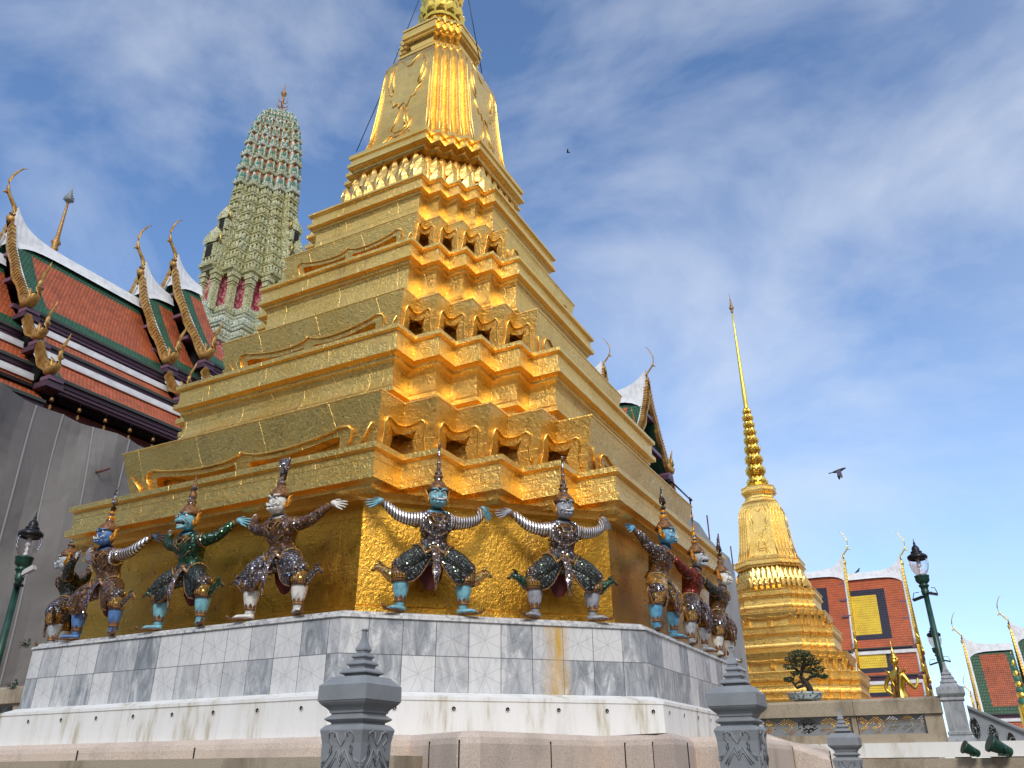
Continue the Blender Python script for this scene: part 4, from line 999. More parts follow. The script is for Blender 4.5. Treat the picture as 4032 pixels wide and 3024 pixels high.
# slope breaks (x, z) for the lowest section; others add dz and stretch
CFG = dict(mats=[M['tile_green'], M['tile_red']], main=[(.9, 0, .9, .81, 1)], low=[(.53, 0, -1, .23, 1)], mb=M['gold_wood'])
def hall_section(y0, y1, zr, xs_zs, first, upturn=1.0, ends=True, ngable=3, chH=2.6, rw=.15, fe=1.0):
    """one telescoped section from gable y0 to y1; xs_zs: [(x_top,z_top,x_bot,z_bot), ...] tiers, east side; mirrored to the west"""
    for sd in (1, -1):
        X = lambda x: HX+sd*(x-HX)
        for ti, (xt, zt, xb, zb_) in enumerate(xs_zs):
            TLp, TRp, BRp, BLp = (X(xt), y0, zt), (X(xt), y1, zt), (X(xb), y1, zb_), (X(xb), y0, zb_)
            bands = CFG['main'] if ti == 0 else CFG['low']
            p = roof_panel(TLp, TRp, BRp, BLp, bands, 2, .16 if ti == 0 else .05, nv=10)
            if sd < 0: p.f = [tuple(reversed(f)) for f in p.f]; p.uv = [list(reversed(u)) for u in p.uv]
            rp = p.build('roof_slope', CFG['mats'], hall)
            # eave: dark tile edge, purple fascia, white stucco band of the next tier's top
            e = MB(); dx = sd*1.0
            e.box((X(xb)+dx*.02, (y0+y1)/2, zb_-.05), (.07, (y1-y0)/2, .05), 0)
            e.box((X(xb)-dx*.06, (y0+y1)/2, zb_-.17), (.05, (y1-y0)/2, .07), 1)
            e.box((X(xb)-dx*.13, (y0+y1)/2, zb_-.29), (.05, (y1-y0)/2, .05), 2)
            e.box((X(xb)-dx*.24, (y0+y1)/2, zb_-.38), (.08, (y1-y0)/2, .05), 1)
            e.build('eave_board', [M['slate'], M['purple'], M['purple_hi']], rp)
            if ti < len(xs_zs)-1:
                xt2, zt2 = xs_zs[ti+1][:2]
                s_ = MB(); s_.box((X(xt2)+dx*.03, (y0+y1)/2, zt2+.06), (.10, (y1-y0)/2, .11), 0); s_.box((X(xt2)+dx*.10, (y0+y1)/2, zt2-.03), (.07, (y1-y0)/2, .05), 0)
                s_.build('white_band', M['stucco'], rp)
        # white rake border along gable
        rk = MB()
        for (xt, zt, xb, zb_) in xs_zs:
            n_ = 6; pts = []
            for k in range(n_+1):
                v = k/n_; sg_ = .16*4*v*(1-v) if xt == HX else .05*4*v*(1-v)
                pts.append(Vector((X(xt+(xb-xt)*v)-sd*sg_*.75, y0+.06, zt+(zb_-zt)*v-sg_*.5+.06)))
            ridge_strip(rk, pts, rw, .12)
        rk.build('rake_border', M['stucco'], hall)
    # ridge band, sweeping up to the finial
    rg = MB(); L = y1-y0
    def zr_(t): return zr+upturn*math.exp(-t/.55)
    ys = [0, .15, .35, .6, .9, 1.3, 1.8, 2.4]; ys = [y for y in ys if y < L]+[L]
    for a, b in zip(ys, ys[1:]):
        for sd in (1, -1):
            za, zb_ = zr_(a)+.15, zr_(b)+.15
            rg.quad([(HX+sd*.16, y0+a, za), (HX+sd*.16, y0+b, zb_), (HX+sd*.34, y0+b, zr-.30-.30*math.exp(-b/.5)), (HX+sd*.34, y0+a, zr-.30-.30*math.exp(-a/.5))][::sd])
            rg.quad([(HX, y0+a, za+.04), (HX, y0+b, zb_+.04), (HX+sd*.16, y0+b, zb_), (HX+sd*.16, y0+a, za)][::sd])
            rg.quad([(HX+sd*.34, y0+a, zr-.30-.30*math.exp(-a/.5)), (HX+sd*.34, y0+b, zr-.30-.30*math.exp(-b/.5)), (HX+sd*.42, y0+b, zr-.42-.75*math.exp(-b/.45)), (HX+sd*.42, y0+a, zr-.42-.75*math.exp(-a/.45))][::sd])
    rg.quad([(HX-.34, y0, zr-.6), (HX+.34, y0, zr-.6), (HX+.16, y0, zr+upturn+.15), (HX-.16, y0, zr+upturn+.15)])
    rg.build('ridge_band', M['stucco'], hall)
    # gable: bargeboards (wavy, gilded) with naga finials, dark soffit and pediment
    ch = chofa((HX, y0-.05, zr+upturn*.55), (0, -1, 0), chH, 'horn_finial', CFG['mb'], hall)
    gb = MB()
    for sd in (1, -1):
        X = lambda x: HX+sd*(x-HX)
        for ti, (xt, zt, xb, zb_) in enumerate(xs_zs):
            N_ = 14; A = []; B = []
            up0 = upturn*.5 if ti == 0 else .25
            for k in range(N_+1):
                v = k/N_; sg_ = (.16 if ti == 0 else .05)*4*v*(1-v)
                c = Vector((X(xt+(xb-xt)*v)-sd*sg_*.7, y0-.10, zt+(zb_-zt)*v-sg_*.6+up0*math.exp(-v*7)+.16))
                wv = .05*math.sin(v*PI*(6 if ti == 0 else 3))
                nrm = Vector((sd*.75, 0, .55))
                A.append(c+nrm*(.10+wv*.4)); B.append(c-nrm*(.26-wv))
            yv = Vector((0, .16, 0))
            gb.rings([A, B, [p+yv for p in B], [p+yv for p in A], A], 0, False)
            for k in range(1, N_*2):       # carved leaf ribs on the outer edge
                v = k/(N_*2); i = min(int(v*N_), N_-1); f = v*N_-i
                p = A[i]*(1-f)+A[i+1]*f; q = B[i]*(1-f)+B[i+1]*f
                gb.tube([p+Vector((0, .17, .02)), p+Vector((0, -.01, .03)), q*.6+p*.4+Vector((0, -.02, 0))], [.022, .026, .02], 0, 4, smooth=False)
            flame_end(B[-1]+Vector((sd*.05, .02, .10)), (sd, 0, 0), [1.55, 1.25, 1.25][ti]*fe, CFG['mb'], hall)
            sb_ = MB(); sb_.box((X(xb)-sd*.25, y0+.15, zb_-.32), (.34, .30, .10), 0); sb_.box((X(xb)-sd*.10, y0+.12, zb_-.12), (.24, .26, .07), 1)
            sb_.build('purlin_end', [M['purple'], M['purple_hi']], hall)
    gb.build('bargeboard', CFG['mb'], hall)
    pd = MB(); xb, zb_ = xs_zs[-1][2:]; z0 = xs_zs[0][3]
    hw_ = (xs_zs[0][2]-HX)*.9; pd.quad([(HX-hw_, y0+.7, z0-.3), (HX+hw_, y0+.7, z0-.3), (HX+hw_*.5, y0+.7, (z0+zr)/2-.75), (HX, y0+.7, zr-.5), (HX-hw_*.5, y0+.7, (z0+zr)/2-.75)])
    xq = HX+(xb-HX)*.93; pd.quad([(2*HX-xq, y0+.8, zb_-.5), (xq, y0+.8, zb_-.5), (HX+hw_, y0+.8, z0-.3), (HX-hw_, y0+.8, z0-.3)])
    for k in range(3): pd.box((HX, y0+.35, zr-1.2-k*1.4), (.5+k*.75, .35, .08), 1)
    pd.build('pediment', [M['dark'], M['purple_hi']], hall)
S1 = [(HX, 21.05, -18.3, 16.60), (-18.15, 15.80, -17.05, 14.93), (-16.9, 14.38, -15.75, 13.28)]
S2 = [(HX, 22.05, -18.15, 17.0), (-18.0, 16.15, -16.95, 15.25), (-16.8, 14.68, -15.65, 13.5)]
S3 = [(HX, 23.45, -17.9, 17.9), (-17.8, 17.0, -16.7, 16.0), (-16.6, 15.4, -15.5, 14.3)]
S0 = [(HX, 19.75, -18.45, 15.75), (-18.3, 15.05, -17.2, 14.1), (-17.1, 13.5, -15.95, 12.45)]
hall_section(-6.5, 1.6, 19.75, S0, False, 0.0)
hall_section(1.48, 7.6, 21.05, S1, True)
hall_section(7.48, 9.2, 22.05, S2, False, chH=2.7)
hall_section(9.05, 10.7, 23.45, S3, False, chH=2.7)
m = MB(); m.box((HX, 5, 6.5), (4.6, 11, 6.3)); m.build('wall', M['maroon'], hall)
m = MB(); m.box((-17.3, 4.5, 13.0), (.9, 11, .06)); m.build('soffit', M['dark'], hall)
# wind bells under the eave
bell_ = MB(); bell_.tube([(0, 0, 0), (0, 0, -.22)], .008, 1, 4); bell_.lathe([(.02, -.20), (.05, -.22), (.055, -.27), (.075, -.34)], (0, 0, 0), 0, 10); bell_.tube([(0, 0, -.30), (0, 0, -.46)], .006, 1, 4)
bell_.quad([(0, 0, -.44), (0, -.06, -.54), (0, 0, -.64), (0, .06, -.54)], 0); bell_.quad([(0.004, 0, -.44), (0.004, .06, -.54), (0.004, 0, -.64), (0.004, -.06, -.54)], 0)
first = None
for k in range(10):
    y = 1.75+k*1.0
    if first is None:
        first = bell_.build('wind_bell', [M['gold_old'], M['black']]); b = first
    else: b = first.copy(); COL.objects.link(b)
    b.location = (-15.85, y, 12.82 if y < 7.5 else 13.05); tag(b, 'small brass wind bell hanging in the row under the dark eave of the left hall', 'bell', 'wind bells under the eave')
# ---- thin spire far behind the hall
sp = MB(); b = at(118, 545, 0, -31.6); t_ = at(155, 400, 0, -31.6); H_ = t_.z-b.z
sp.lathe([(.16, -4), (.13, -.4), (.13, 0), (.22, .2), (.15, .35), (.27, .6), (.16, .8), (.12, 1.0), (.09, 2.0), (.07, 3.1), (.06, 3.4), (.09, 3.42)], (0, 0, 0), 0, 12)
sp.lathe([(.05, 3.4), (.17, 3.55), (.28, 3.62), (.16, 3.72), (.26, 3.80), (.10, 3.92), (.17, 3.98), (.07, 4.1), (.12, 4.16), (.05, 4.28), (.08, 4.33), (.03, 4.45), (.02, 4.75), (.001, 4.95)], (0, 0, 0), 1, 12)
for k in range(8):
    a = k*PI/4; sp.tube([(.1*math.cos(a), .1*math.sin(a), 3.55), (.30*math.cos(a), .30*math.sin(a), 3.62), (.26*math.cos(a), .26*math.sin(a), 3.85)], [.02, .02, .004], 1, 5)
tag(sp.build('needle_spire', [M['gold_old'], M['grey_marble']], loc=(-31.6, 8.65, b.z)), 'thin weathered needle spire rising behind the white ridge of the left roof', 'spire')
# ---- east arm of the hall: gable facing +x, seen past the right edge of the chedi
def section_root(name, loc, rz, label):
    return tag(empty(name, loc, rz), label, 'temple hall')
HX = 0.0
hall = section_root('temple_hall', (0, 17.6, 0), PI/2, 'gabled hall end with dark pediment and green tiles just right of the big chedi')
CFG = dict(mats=[M['tile_green'], M['tile_red']], main=[(.8, 0, .8, .7, 1)], low=[(.4, 0, -1, .2, 1)], mb=M['gold_wood'])
EA = [(0, 16.05, 2.05, 12.95), (2.15, 12.45, 3.05, 11.3), (3.15, 10.9, 4.1, 9.7)]
EB = [(0, 17.15, 2.2, 13.8), (2.3, 13.3, 3.2, 12.1), (3.3, 11.7, 4.2, 10.4)]
hall_section(.68, 3.2, 16.05, EA, True, .75, chH=1.7, rw=.11, fe=.75)
hall_section(2.6, 9.0, 17.15, EB, False, .6, chH=1.6, rw=.11, fe=.75)
m = MB(); m.box((0, 6.5, 6), (3.0, 4.6, 5.9)); m.build('wall', M['maroon'], hall)
# ---- right hand halls: red, navy and yellow tiles
def zy(px, py, y): return at(px, py, 1, y).z
CFG = dict(mats=[M['tile_red2'], M['tile_navy'], M['tile_yellow']], main=[(1.65, -1, 1.45, .75, 1), (2.3, -1, 2.0, 1.25, 2)], low=[(1.65, -1, -1, .28, 1), (2.3, -1, -1, .75, 2)], mb=M['gold_bright'])
hall = section_root('temple_hall', (0, 60, 0), PI/2, 'far hall at right with red roofs inset with navy framed yellow squares')
R1A = [(0, zy(1880, 1240, 60), 3.3, zy(1920, 1397, 56.7)), (3.5, zy(1900, 1411, 56.5), 4.7, zy(1920, 1458, 55.3)), (4.8, zy(1920, 1476, 55.2), 5.9, zy(1920, 1510, 54.1))]
R1B = [(0, R1A[0][1]+.5, 3.35, zy(1800, 1407, 56.7)), (3.55, zy(1800, 1420, 56.5), 4.75, zy(1800, 1468, 55.3)), (4.85, zy(1800, 1486, 55.2), 5.95, zy(1800, 1520, 54.1))]
hall_section(-at(1950, 1233, 1, 60).x, -1.9, R1A[0][1], R1A, True, 1.1, chH=2.6, fe=.8)
hall_section(-at(1824, 1224, 1, 60).x, 9.0, R1B[0][1], R1B, True, 1.2, chH=2.7, fe=.8)
m = MB(); m.box((0, 2, 3.4), (5.0, 8.4, 3.3)); m.build('wall', M['stucco'], hall)
CFG = dict(mats=[M['tile_green2'], M['tile_red']], main=[(.95, .6, .75, .7, 1)], low=[(.9, .5, -1, .45, 1)], mb=M['gold_trim'])
def r2(name, Yr, pr_, pb, hw, gx, x1, label, up=.9, ch=2.0, n=2):
    global hall
    hall = section_root(name, (0, Yr, 0), -PI/2, label)
    zr = zy(pr_[0], pr_[1], Yr); zb = zy(pb[0], pb[1], Yr-hw)
    tiers = [(0, zr, hw, zb)]
    if n > 1: tiers.append((hw+.15, zb-.55, hw+1.5, zb-2.2))
    hall_section(gx, x1, zr, tiers, True, up, chH=ch, fe=.6)
    m_ = MB(); m_.box((0, (gx+x1)/2+.8, (zb-2)/2), (hw*.9, (x1-gx)/2-.8, (zb-2)/2)); m_.build('wall', M['stucco'], hall)
g2 = at(2084, 1400, 1, 72).x
r2('temple_hall', 72, (2145, 1396), (2180, 1541), 3.4, g2, g2+3.6, 'hall at the right edge with green bordered orange tiles and a white curved ridge', 1.0, 2.6)
g3 = at(2192, 1390, 1, 73).x
r2('temple_hall', 73, (2212, 1366), (2212, 1541), 3.6, g3, g3+14, 'taller hall cut by the right edge of the frame, horn finial at its corner', 1.0, 2.8)
g4 = at(2098, 1500, 1, 95).x
r2('temple_hall', 95, (2110, 1512), (2130, 1560), 2.0, g4, g4+6, 'small far gable peeping low between the stone pillar and the right hall', .8, 2.3, 1)
# ---- scaffolding sheets
def cloth_panel(top, zb, nrm, mt, name, label, fold=.12, nz=14, seed=1):
    """top: list of world points; hangs to zb with folds along nrm"""
    rnd = random.Random(seed); top = [Vector(p) for p in top]; nrm = Vector(nrm); m = MB(); cols = []
    acc = 0; pts = []
    for a, b in zip(top, top[1:]):
        L = (b-a).length; n = max(2, int(L/.35))
        for k in range(n): pts.append((a+(b-a)*(k/n), acc+L*k/n))
        acc += L
    pts.append((top[-1], acc))
    ph = [rnd.uniform(0, 6) for _ in range(6)]
    for p, s in pts:
        col = []
        for k in range(nz+1):
            v = k/nz; z = p.z*(1-v)+zb*v
            d = fold*(math.sin(s*1.3+ph[0]+v*1.5)*.5+math.sin(s*3.1+ph[1]-v*3)*.3*v+math.sin(s*.6+v*6+ph[2])*.5+.35*math.sin(v*11+s*2.2+ph[3])*math.sin(s*.9+ph[4]))
            col.append(p*1.0+nrm*d+Vector((0, 0, z-p.z)))
        cols.append(col)
    for a, b in zip(cols, cols[1:]):
        for k in range(nz):
            m.quad([a[k+1], b[k+1], b[k], a[k]], 0, smooth=True); 
    for a, b in zip(cols, cols[1:]):
        for k in range(nz): m.quad([a[k]-nrm*.02, b[k]-nrm*.02, b[k+1]-nrm*.02, a[k+1]-nrm*.02], 0, smooth=True)
    o = tag(m.build(name, mt), label, 'tarpaulin')
    return o, cols
XT = -14.0
tp_ = [at(x, y, 0, XT) for x, y in ((-60, 812), (0, 835), (30, 850), (90, 872), (148, 892), (186, 912), (251, 938), (300, 962), (345, 978), (420, 1000))]
tl, cols = cloth_panel(tp_, 1.2, (1, 0, 0), M['tarp'], 'scaffold_sheet', 'large grey tarpaulin hung over the scaffolding under the left hall', .30, 24, 3)
for px in (14, 100, 160, 250):
    q = at(px, 1100, 0, XT); yy = q.y
    col = min(cols, key=lambda c: abs(c[8].y-yy))
    sm_ = MB(); L_ = [p+Vector((.012, 0, 0)) for p in col]
    sm_.rings([[p+Vector((0, -.035, 0)), p+Vector((.012, 0, 0)), p+Vector((0, .035, 0))] for p in L_], 0, False)
    sm_.build('seam', M['seam'], tl)
q0, q1 = at(214, 1019, 0, XT+.25), at(237, 1012, 0, XT+.25)
m = MB(); m.tube([q0+Vector((-.3, 0, .05)), q0, q1], .035, 0, 8); m.build('pipe_stub', M['rust'], tl)
XR = 1.0
tr_ = [at(1440, 1062, 0, XR), at(1490, 1118, 0, XR), at(1508, 1132, 0, XR), at(1533, 1165, 0, XR), at(1555, 1188, 0, XR), at(1575, 1206, 0, XR), at(1589, 1238, 0, XR)]
t2, _ = cloth_panel(tr_+[tr_[-1]+Vector((-3, .6, 0))], 1.2, (1, 0, 0), M['tarp_lt'], 'scaffold_sheet', 'pale grey tarpaulin hanging in a narrow strip right of the big chedi', .05, 12, 5)
m = MB()
for k, (a, b) in enumerate((((1453, 1036), (1459, 1085)), ((1490, 1074), (1497, 1130)), ((1527, 1113), (1534, 1170)), ((1551, 1153), (1558, 1200)), ((1578, 1180), (1586, 1222)))):
    pm = MB(); A = at(*a, 0, XR-.05); B = at(*b, 0, XR-.05); pm.tube([Vector((A.x, A.y, .9)), A], .028, 0, 8)
    tag(pm.build('scaffold_pole', M['rust']), ['rusty scaffold upright at the upper left end of the sloping handrail', 'rusty scaffold upright at the lower right end of the sloping handrail', 'first rusty scaffold upright right of the handrail, standing free', 'second rusty scaffold upright right of the handrail, standing free', 'last and lowest rusty scaffold upright over the pale tarpaulin'][k], 'scaffold pole', 'scaffold uprights right of the chedi')
A, B = at(1447, 1037, 0, XR), at(1492, 1080, 0, XR)
m.tube([A, B], .03, 0, 8); m.box(A, (.05, .05, .04)); m.box(B, (.05, .05, .04))
tag(m.build('scaffold_handrail', M['black']), 'dark sloping scaffold tube against the sky right of the chedi', 'handrail')
# ---- porcelain prang behind the left hall
def prang_mat(c, spots, sc):
    def f(t, b):
        v = coord(t); vo = nn(t, 'ShaderNodeTexVoronoi'); vo.inputs['Scale'].default_value = sc; vo.inputs['Randomness'].default_value = .6; t.links.new(v, vo.inputs[0])
        g = ramp(t, vo.outputs['Distance'], [(.2, spots), (.34, c), (.55, c), (.7, tuple(x*.35 for x in c))])
        st = ramp(t, noise(t, v, 1.1, 6, .6), [(.38, (0,)*3), (.6, (1,)*3)])
        t.links.new(mixc(t, math_(t, 'MULTIPLY', st, .55), g, (.36, .32, .10)), b.inputs['Base Color']); bump(t, b, vo.outputs['Distance'], .8, .05)
    return f
M['p_cream'] = mat('cream_green_porcelain', rough=.45, build=prang_mat((.62, .60, .36), (.14, .22, .10), 7))
M['p_white'] = mat('white_porcelain_band', rough=.45, build=prang_mat((.64, .66, .54), (.08, .24, .17), 7))
M['p_pink'] = mat('crimson_lattice_tile', rough=.5, build=lambda t, b: (lambda w_: t.links.new(ramp(t, w_, [(.5, (.36, .045, .07)), (.56, (.60, .30, .30))]), b.inputs['Base Color']))(noise(t, coord(t), 6, 1)))
M['p_orange'] = mat('terracotta_panel', (.50, .17, .07), .55)
M['p_green'] = mat('sea_green_porcelain', (.05, .20, .14), .4)
PC = Vector((-23.22, 15.66, 0))
pr = tag(empty('porcelain_prang', PC), 'tall corncob shaped tower of pale green porcelain behind the left roofs', 'tower')
def pring(W, z, f=.46):
    W = W*1.2
    return redent(W, W*.86, z, 4)
def ploft(name, prof, mt, caps=False):
    m_ = MB(); m_.rings([pring(w, z) for w, z in prof], 0, True, False, caps); return m_
def ante(m_, W, z, wd, ht, mi=0, lean=0.0, every=1):
    P = pring(W, 0); n_ = len(P)
    for i in range(n_):
        a, b = Vector(P[i]), Vector(P[(i+1) % n_]); L = (b-a).length
        if L < .02: continue
        t = (b-a)/L; nr = Vector((t.y, -t.x, 0)); c_ = max(1, int(round(L/wd)))
        for k in range(c_):
            c = a+t*((k+.5)*L/c_); m_.petal((c.x, c.y, z), t, nr, min(wd, L/c_)*.9, ht, lean, 0, mi, wd*.12)
# lower body, base and pillar storey
m = ploft('x', [(3.5, 0), (3.5, 19.5), (3.3, 19.6), (3.2, 21.8)], 0); m.build('lower_body', M['p_pink'], pr)
m = MB()
for z, w_ in ((21.75, 3.35), (22.6, 3.15), (23.4, 2.95)):
    m.rings([pring(w_+a, z+b) for a, b in ((-.3, -.1), (0, 0), (.05, .05), (.05, .14), (-.05, .18), (-.05, .26), (.03, .3), (.03, .40), (-.15, .45), (-.2, .8))])
    ante(m, w_-.02, z+.42, .22, .26)
    ante(m, w_-.2, z+.42, .3, .36)
m.build('stepped_base', M['p_white'], pr)
m = ploft('x', [(2.45, 23.8), (2.45, 26.3)], 0); m.build('pillar_storey', M['p_pink'], pr)
P = pring(2.52, 0)
for i in range(len(P)):
    if i % 9 in (0, 2, 4, 6, 8):
        p = Vector(P[i]); c = MB()
        for (h, z0, z1) in ((.17, 23.8, 25.5), (.20, 25.5, 25.6), (.15, 25.6, 25.68), (.21, 25.68, 26.0), (.26, 26.0, 26.25)):
            c.box((p.x*.985, p.y*.985, (z0+z1)/2), (h, h, (z1-z0)/2), 0)
        if p.x*.7-p.y*.7 > 1.0: c.build('pillar', M['p_cream'], pr)
# cornice and stepped tiers
m = MB()
m.rings([pring(w_, z) for w_, z in ((2.4, 26.22), (2.75, 26.28), (2.8, 26.4), (2.92, 26.45), (2.95, 26.62), (2.85, 26.66), (2.85, 26.72), (2.3, 26.78))])
ante(m, 2.85, 26.7, .24, .34)
zt_ = 26.8
tiers_ = [(2.74, 27.0), (2.58, 27.75), (2.40, 28.5), (2.25, 29.25), (2.12, 30.0), (2.05, 30.75), (1.98, 31.5), (1.93, 32.25)]
for k, (w_, z) in enumerate(tiers_):
    m.rings([pring(w_+a, z+b) for a, b in ((-.25, -.25), (-.08, -.05), (0, .0), (.06, .03), (.06, .12), (-.04, .16), (-.02, .22), (.05, .25), (.05, .33), (-.10, .36), (-.14, .60), (-.2, .62))])
    ante(m, w_+.03, z+.33, .28, .36); ante(m, w_-.10, z+.36, .34, .44)
m.build('stepped_tiers', M['p_cream'], pr)
# little gabled niches on the four sides and diagonals
for k, (a, rr_, z, sc_) in enumerate(((-PI/2, 2.85, 27.1, 1.15), (0, 2.85, 27.1, 1.15), (-PI/2, 2.45, 29.3, .9), (0, 2.45, 29.3, .9))):
    nm_ = MB(); nr = Vector((math.cos(a), math.sin(a), 0)); t = Vector((-nr.y, nr.x, 0)); rr_ *= 1.1; c = nr*rr_
    R_ = Matrix.Rotation(a+PI/2, 3, 'Z')
    nm_.box((c.x, c.y, z+.35*sc_), (.38*sc_, .25*sc_, .4*sc_), 0, R_); q_ = c+nr*.26*sc_
    nm_.box((q_.x, q_.y, z+.33*sc_), (.2*sc_, .02, .33*sc_), 1, R_)
    for j in range(3):
        d_ = nr*(.3-.12*j)*sc_; zz = z+(.75+.2*j)*sc_
        nm_.petal((c.x+d_.x, c.y+d_.y, zz), t, nr, 1.0*sc_*(1-.18*j), .75*sc_, 0, 0, 0, .08)
    for sg in (-.42, .42, 0):
        b_ = c+t*sg*sc_; nm_.tube([(b_.x, b_.y, z+.8*sc_+(.6*sc_ if sg == 0 else 0)), (b_.x+nr.x*.1, b_.y+nr.y*.1, z+1.15*sc_+(.6*sc_ if sg == 0 else 0)), (b_.x, b_.y, z+1.6*sc_+(.5*sc_ if sg == 0 else 0))], [.06, .05, .005], 2, 6)
    nm_.build('niche', [M['p_cream'], M['dark'], M['gold_trim']], pr)
# corncob storeys with green and terracotta arches
cw_ = [(1.97, 33.0), (1.92, 34.15), (1.85, 35.25), (1.76, 36.3), (1.64, 37.25), (1.48, 38.15), (1.25, 38.95), (.95, 39.65)]
wm, om, gm_ = MB(), MB(), MB()
for k, (w_, z) in enumerate(cw_):
    zn = cw_[k+1][1] if k < 7 else 40.2; wn_ = cw_[k+1][0] if k < 7 else .6; h = zn-z
    wm.rings([pring(w_+a, z+b*h) for a, b in ((-.18, -.02), (.02, 0), (.06, .05), (.06, .20), (.02, .25), (-.12, .26))])
    ante(wm, w_+.04, z+.22*h, .24, .16*h)
    om.rings([pring(w_-.12, z+.25*h), pring(wn_-.10, zn+.02)])
    ante(wm, w_-.08, z+.26*h, .62, .74*h, 0); ante(gm_, w_-.03, z+.27*h, .31, .50*h, 0)
wm.rings([pring(w_, z) for w_, z in ((.6, 40.15), (.5, 40.35), (.3, 40.5), (.1, 40.55))], cap1=True)
wm.build('carved_bands', M['p_white'], pr); om.build('terracotta_panels', M['p_orange'], pr); gm_.build('green_arches', M['p_green'], pr)
f = MB(); f.lathe([(.12, 40.4), (.10, 40.6), (.16, 40.8), (.08, 40.9), (.06, 42.0), (.10, 42.1), (.17, 42.25), (.20, 42.35), (.12, 42.5), (.05, 42.6), (.04, 42.9), (.005, 43.3)], n=10)
for lv, (z, r_, n_) in enumerate(((40.75, .42, 4), (41.15, .36, 4), (41.55, .28, 4))):
    for k in range(n_):
        a = k*PI/2+lv*.4+.3; d = Vector((math.cos(a), math.sin(a), 0))
        f.tube([Vector((0, 0, z)), d*r_*.6+Vector((0, 0, z-.02)), d*r_+Vector((0, 0, z+.12)), d*r_*1.05+Vector((0, 0, z+.45))], [.035, .035, .03, .005], 0, 5)
f.build('trident_finial', M['gold_old'], pr)
# ------------------------------------------------------------------ right hand terrace balustrade
YB = 6.0
zr0, zr1 = at(1840, 1512, 1, YB).z, at(1840, 1547, 1, YB).z
zp0, zp1 = at(1840, 1551, 1, YB).z, at(1840, 1588, 1, YB).z
zl1 = at(1840, 1607, 1, YB).z; zw1 = at(1840, 1638, 1, YB).z
xe = at(2026, 1500, 1, YB).x
def rounded_beam(x0, x1, y, z0, z1, d, r=.05):
    m_ = MB(); sec = [(-d, z0), (d, z0), (d, z1-r), (d-r*.4, z1-r*.3), (d-r*1.2, z1), (-d+r*1.2, z1), (-d+r*.4, z1-r*.3), (-d, z1-r)]
    m_.rings([[(x, y+a, b) for a, b in sec] for x in (x0, x1)], 0, True, True, True); return m_
def lattice(x0, x1, y, z0, z1, cells_w=42, cells_h=16, th=.05):
    """pierced stepped fret panel"""
    m_ = MB(); cw, ch = (x1-x0)/cells_w, (z1-z0)/cells_h
    def solid(i, j):
        if i < 1 or j < 1 or i >= cells_w-1 or j >= cells_h-1: return True
        u = (i-1) % 20; v = j; cy_ = (cells_h-1)/2
        d0 = abs(u-10)+abs(v-cy_); d1 = min(u, 20-u)+abs(v-cy_)
        if abs(d0-6.5) <= .6 or abs(d1-6.5) <= .6: return True
        if d0 < 2 or d1 < 2 or d0 == 4.5 or (d1 == 4.5 and u % 2): return True
        if abs(v-cy_) < .6 and min(d0, d1) < 6 and u % 3: return True
        if min(d0, d1) > 8.2: return True
        return (u*7+v*5) % 6 == 0
    for j in range(cells_h):
        i = 0
        while i < cells_w:
            if solid(i, j):
                k = i
                while k < cells_w and solid(k, j): k += 1
                m_.box((x0+(i+k)/2*cw, y, z0+(j+.5)*ch), ((k-i)/2*cw, th/2, ch/2*1.02)); i = k
            else: i += 1
    return m_
bal = tag(empty('stone_balustrade'), 'weathered granite railing with pierced grey lattice panels at the right, under the bonsai', 'balustrade')
xs = [at(1400, 1512, 1, YB).x, at(1634, 1512, 1, YB).x, at(1842, 1512, 1, YB).x, xe+.02]
for a, b in zip(xs, xs[1:]):
    rounded_beam(a+.004, b-.004, YB, zr1, zr0, .19).build('coping', M['granite_old'], bal)
for a, b in ((xs[0], xs[1]), (xs[1]+.08, xs[2]-.09), (xs[2]+.03, at(2000, 1560, 1, YB).x)):
    lattice(a, b, YB, zp1, zr1-.002, 42, 16).build('lattice_panel', M['grey_paint'], bal)
for x0, x1 in ((xs[1]-.06, xs[1]+.06), (xs[2]-.07, xs[2]+.01), (at(2001, 1560, 1, YB).x, xe)):
    m = MB(); m.box(((x0+x1)/2, YB, (zp1+zr1)/2), ((x1-x0)/2, .13, (zr1-zp1)/2)); m.build('granite_upright', M['granite_old'], bal)
m = MB(); m.box(((xs[0]+xe)/2, YB, (zl1+zp1)/2), ((xe-xs[0])/2, .17, (zp1-zl1)/2)); m.build('lower_rail', M['granite_old'], bal)
tw = tag(empty('terrace_wall'), 'white plinth and brown granite wall under the right hand railing', 'wall')
m = MB(); m.box((7.2, YB-.02, (zw1+zl1)/2), (3.4, .22, (zl1-zw1)/2)); m.build('white_plinth', M['white'], tw)
m = MB(); m.box((9.0, YB-.3, zw1/2-.01), (5.4, .52, zw1/2-.01)); m.build('granite_wall', M['granite_old'], tw)
# lower wall in front, with rounded end
rw = tag(empty('stair_cheek_wall'), 'pinkish granite stair wall with rounded end between the right grey posts', 'wall')
yw = -.6
pts = [at(x, y, 1, yw) for x, y in ((1600, 1566), (1655, 1588), (1700, 1602), (1750, 1618), (1795, 1633), (1822, 1641), (1838, 1650), (1848, 1664))]
m = MB(); A = [Vector((p.x, yw, p.z)) for p in pts]; Bk = [p+Vector((0, .5, 0)) for p in A]; Ao = [p+Vector((0, -.05, -.06)) for p in A]; Bt = [Vector((p.x, yw-.05, .2)) for p in A]; BB = [Vector((p.x, yw+.5, .2)) for p in A]
m.rings([BB, Bk, A, Ao, Bt], 0, False); e = len(A)-1; m.quad([BB[e], Bk[e], A[e], Ao[e], Bt[e]])
m.build('wall', M['granite'], rw)
m = MB()
for px in (1718, 1795): q = at(px, 1640, 1, yw-.05); m.box((q.x, yw-.049, 1.0), (.006, .004, .78))
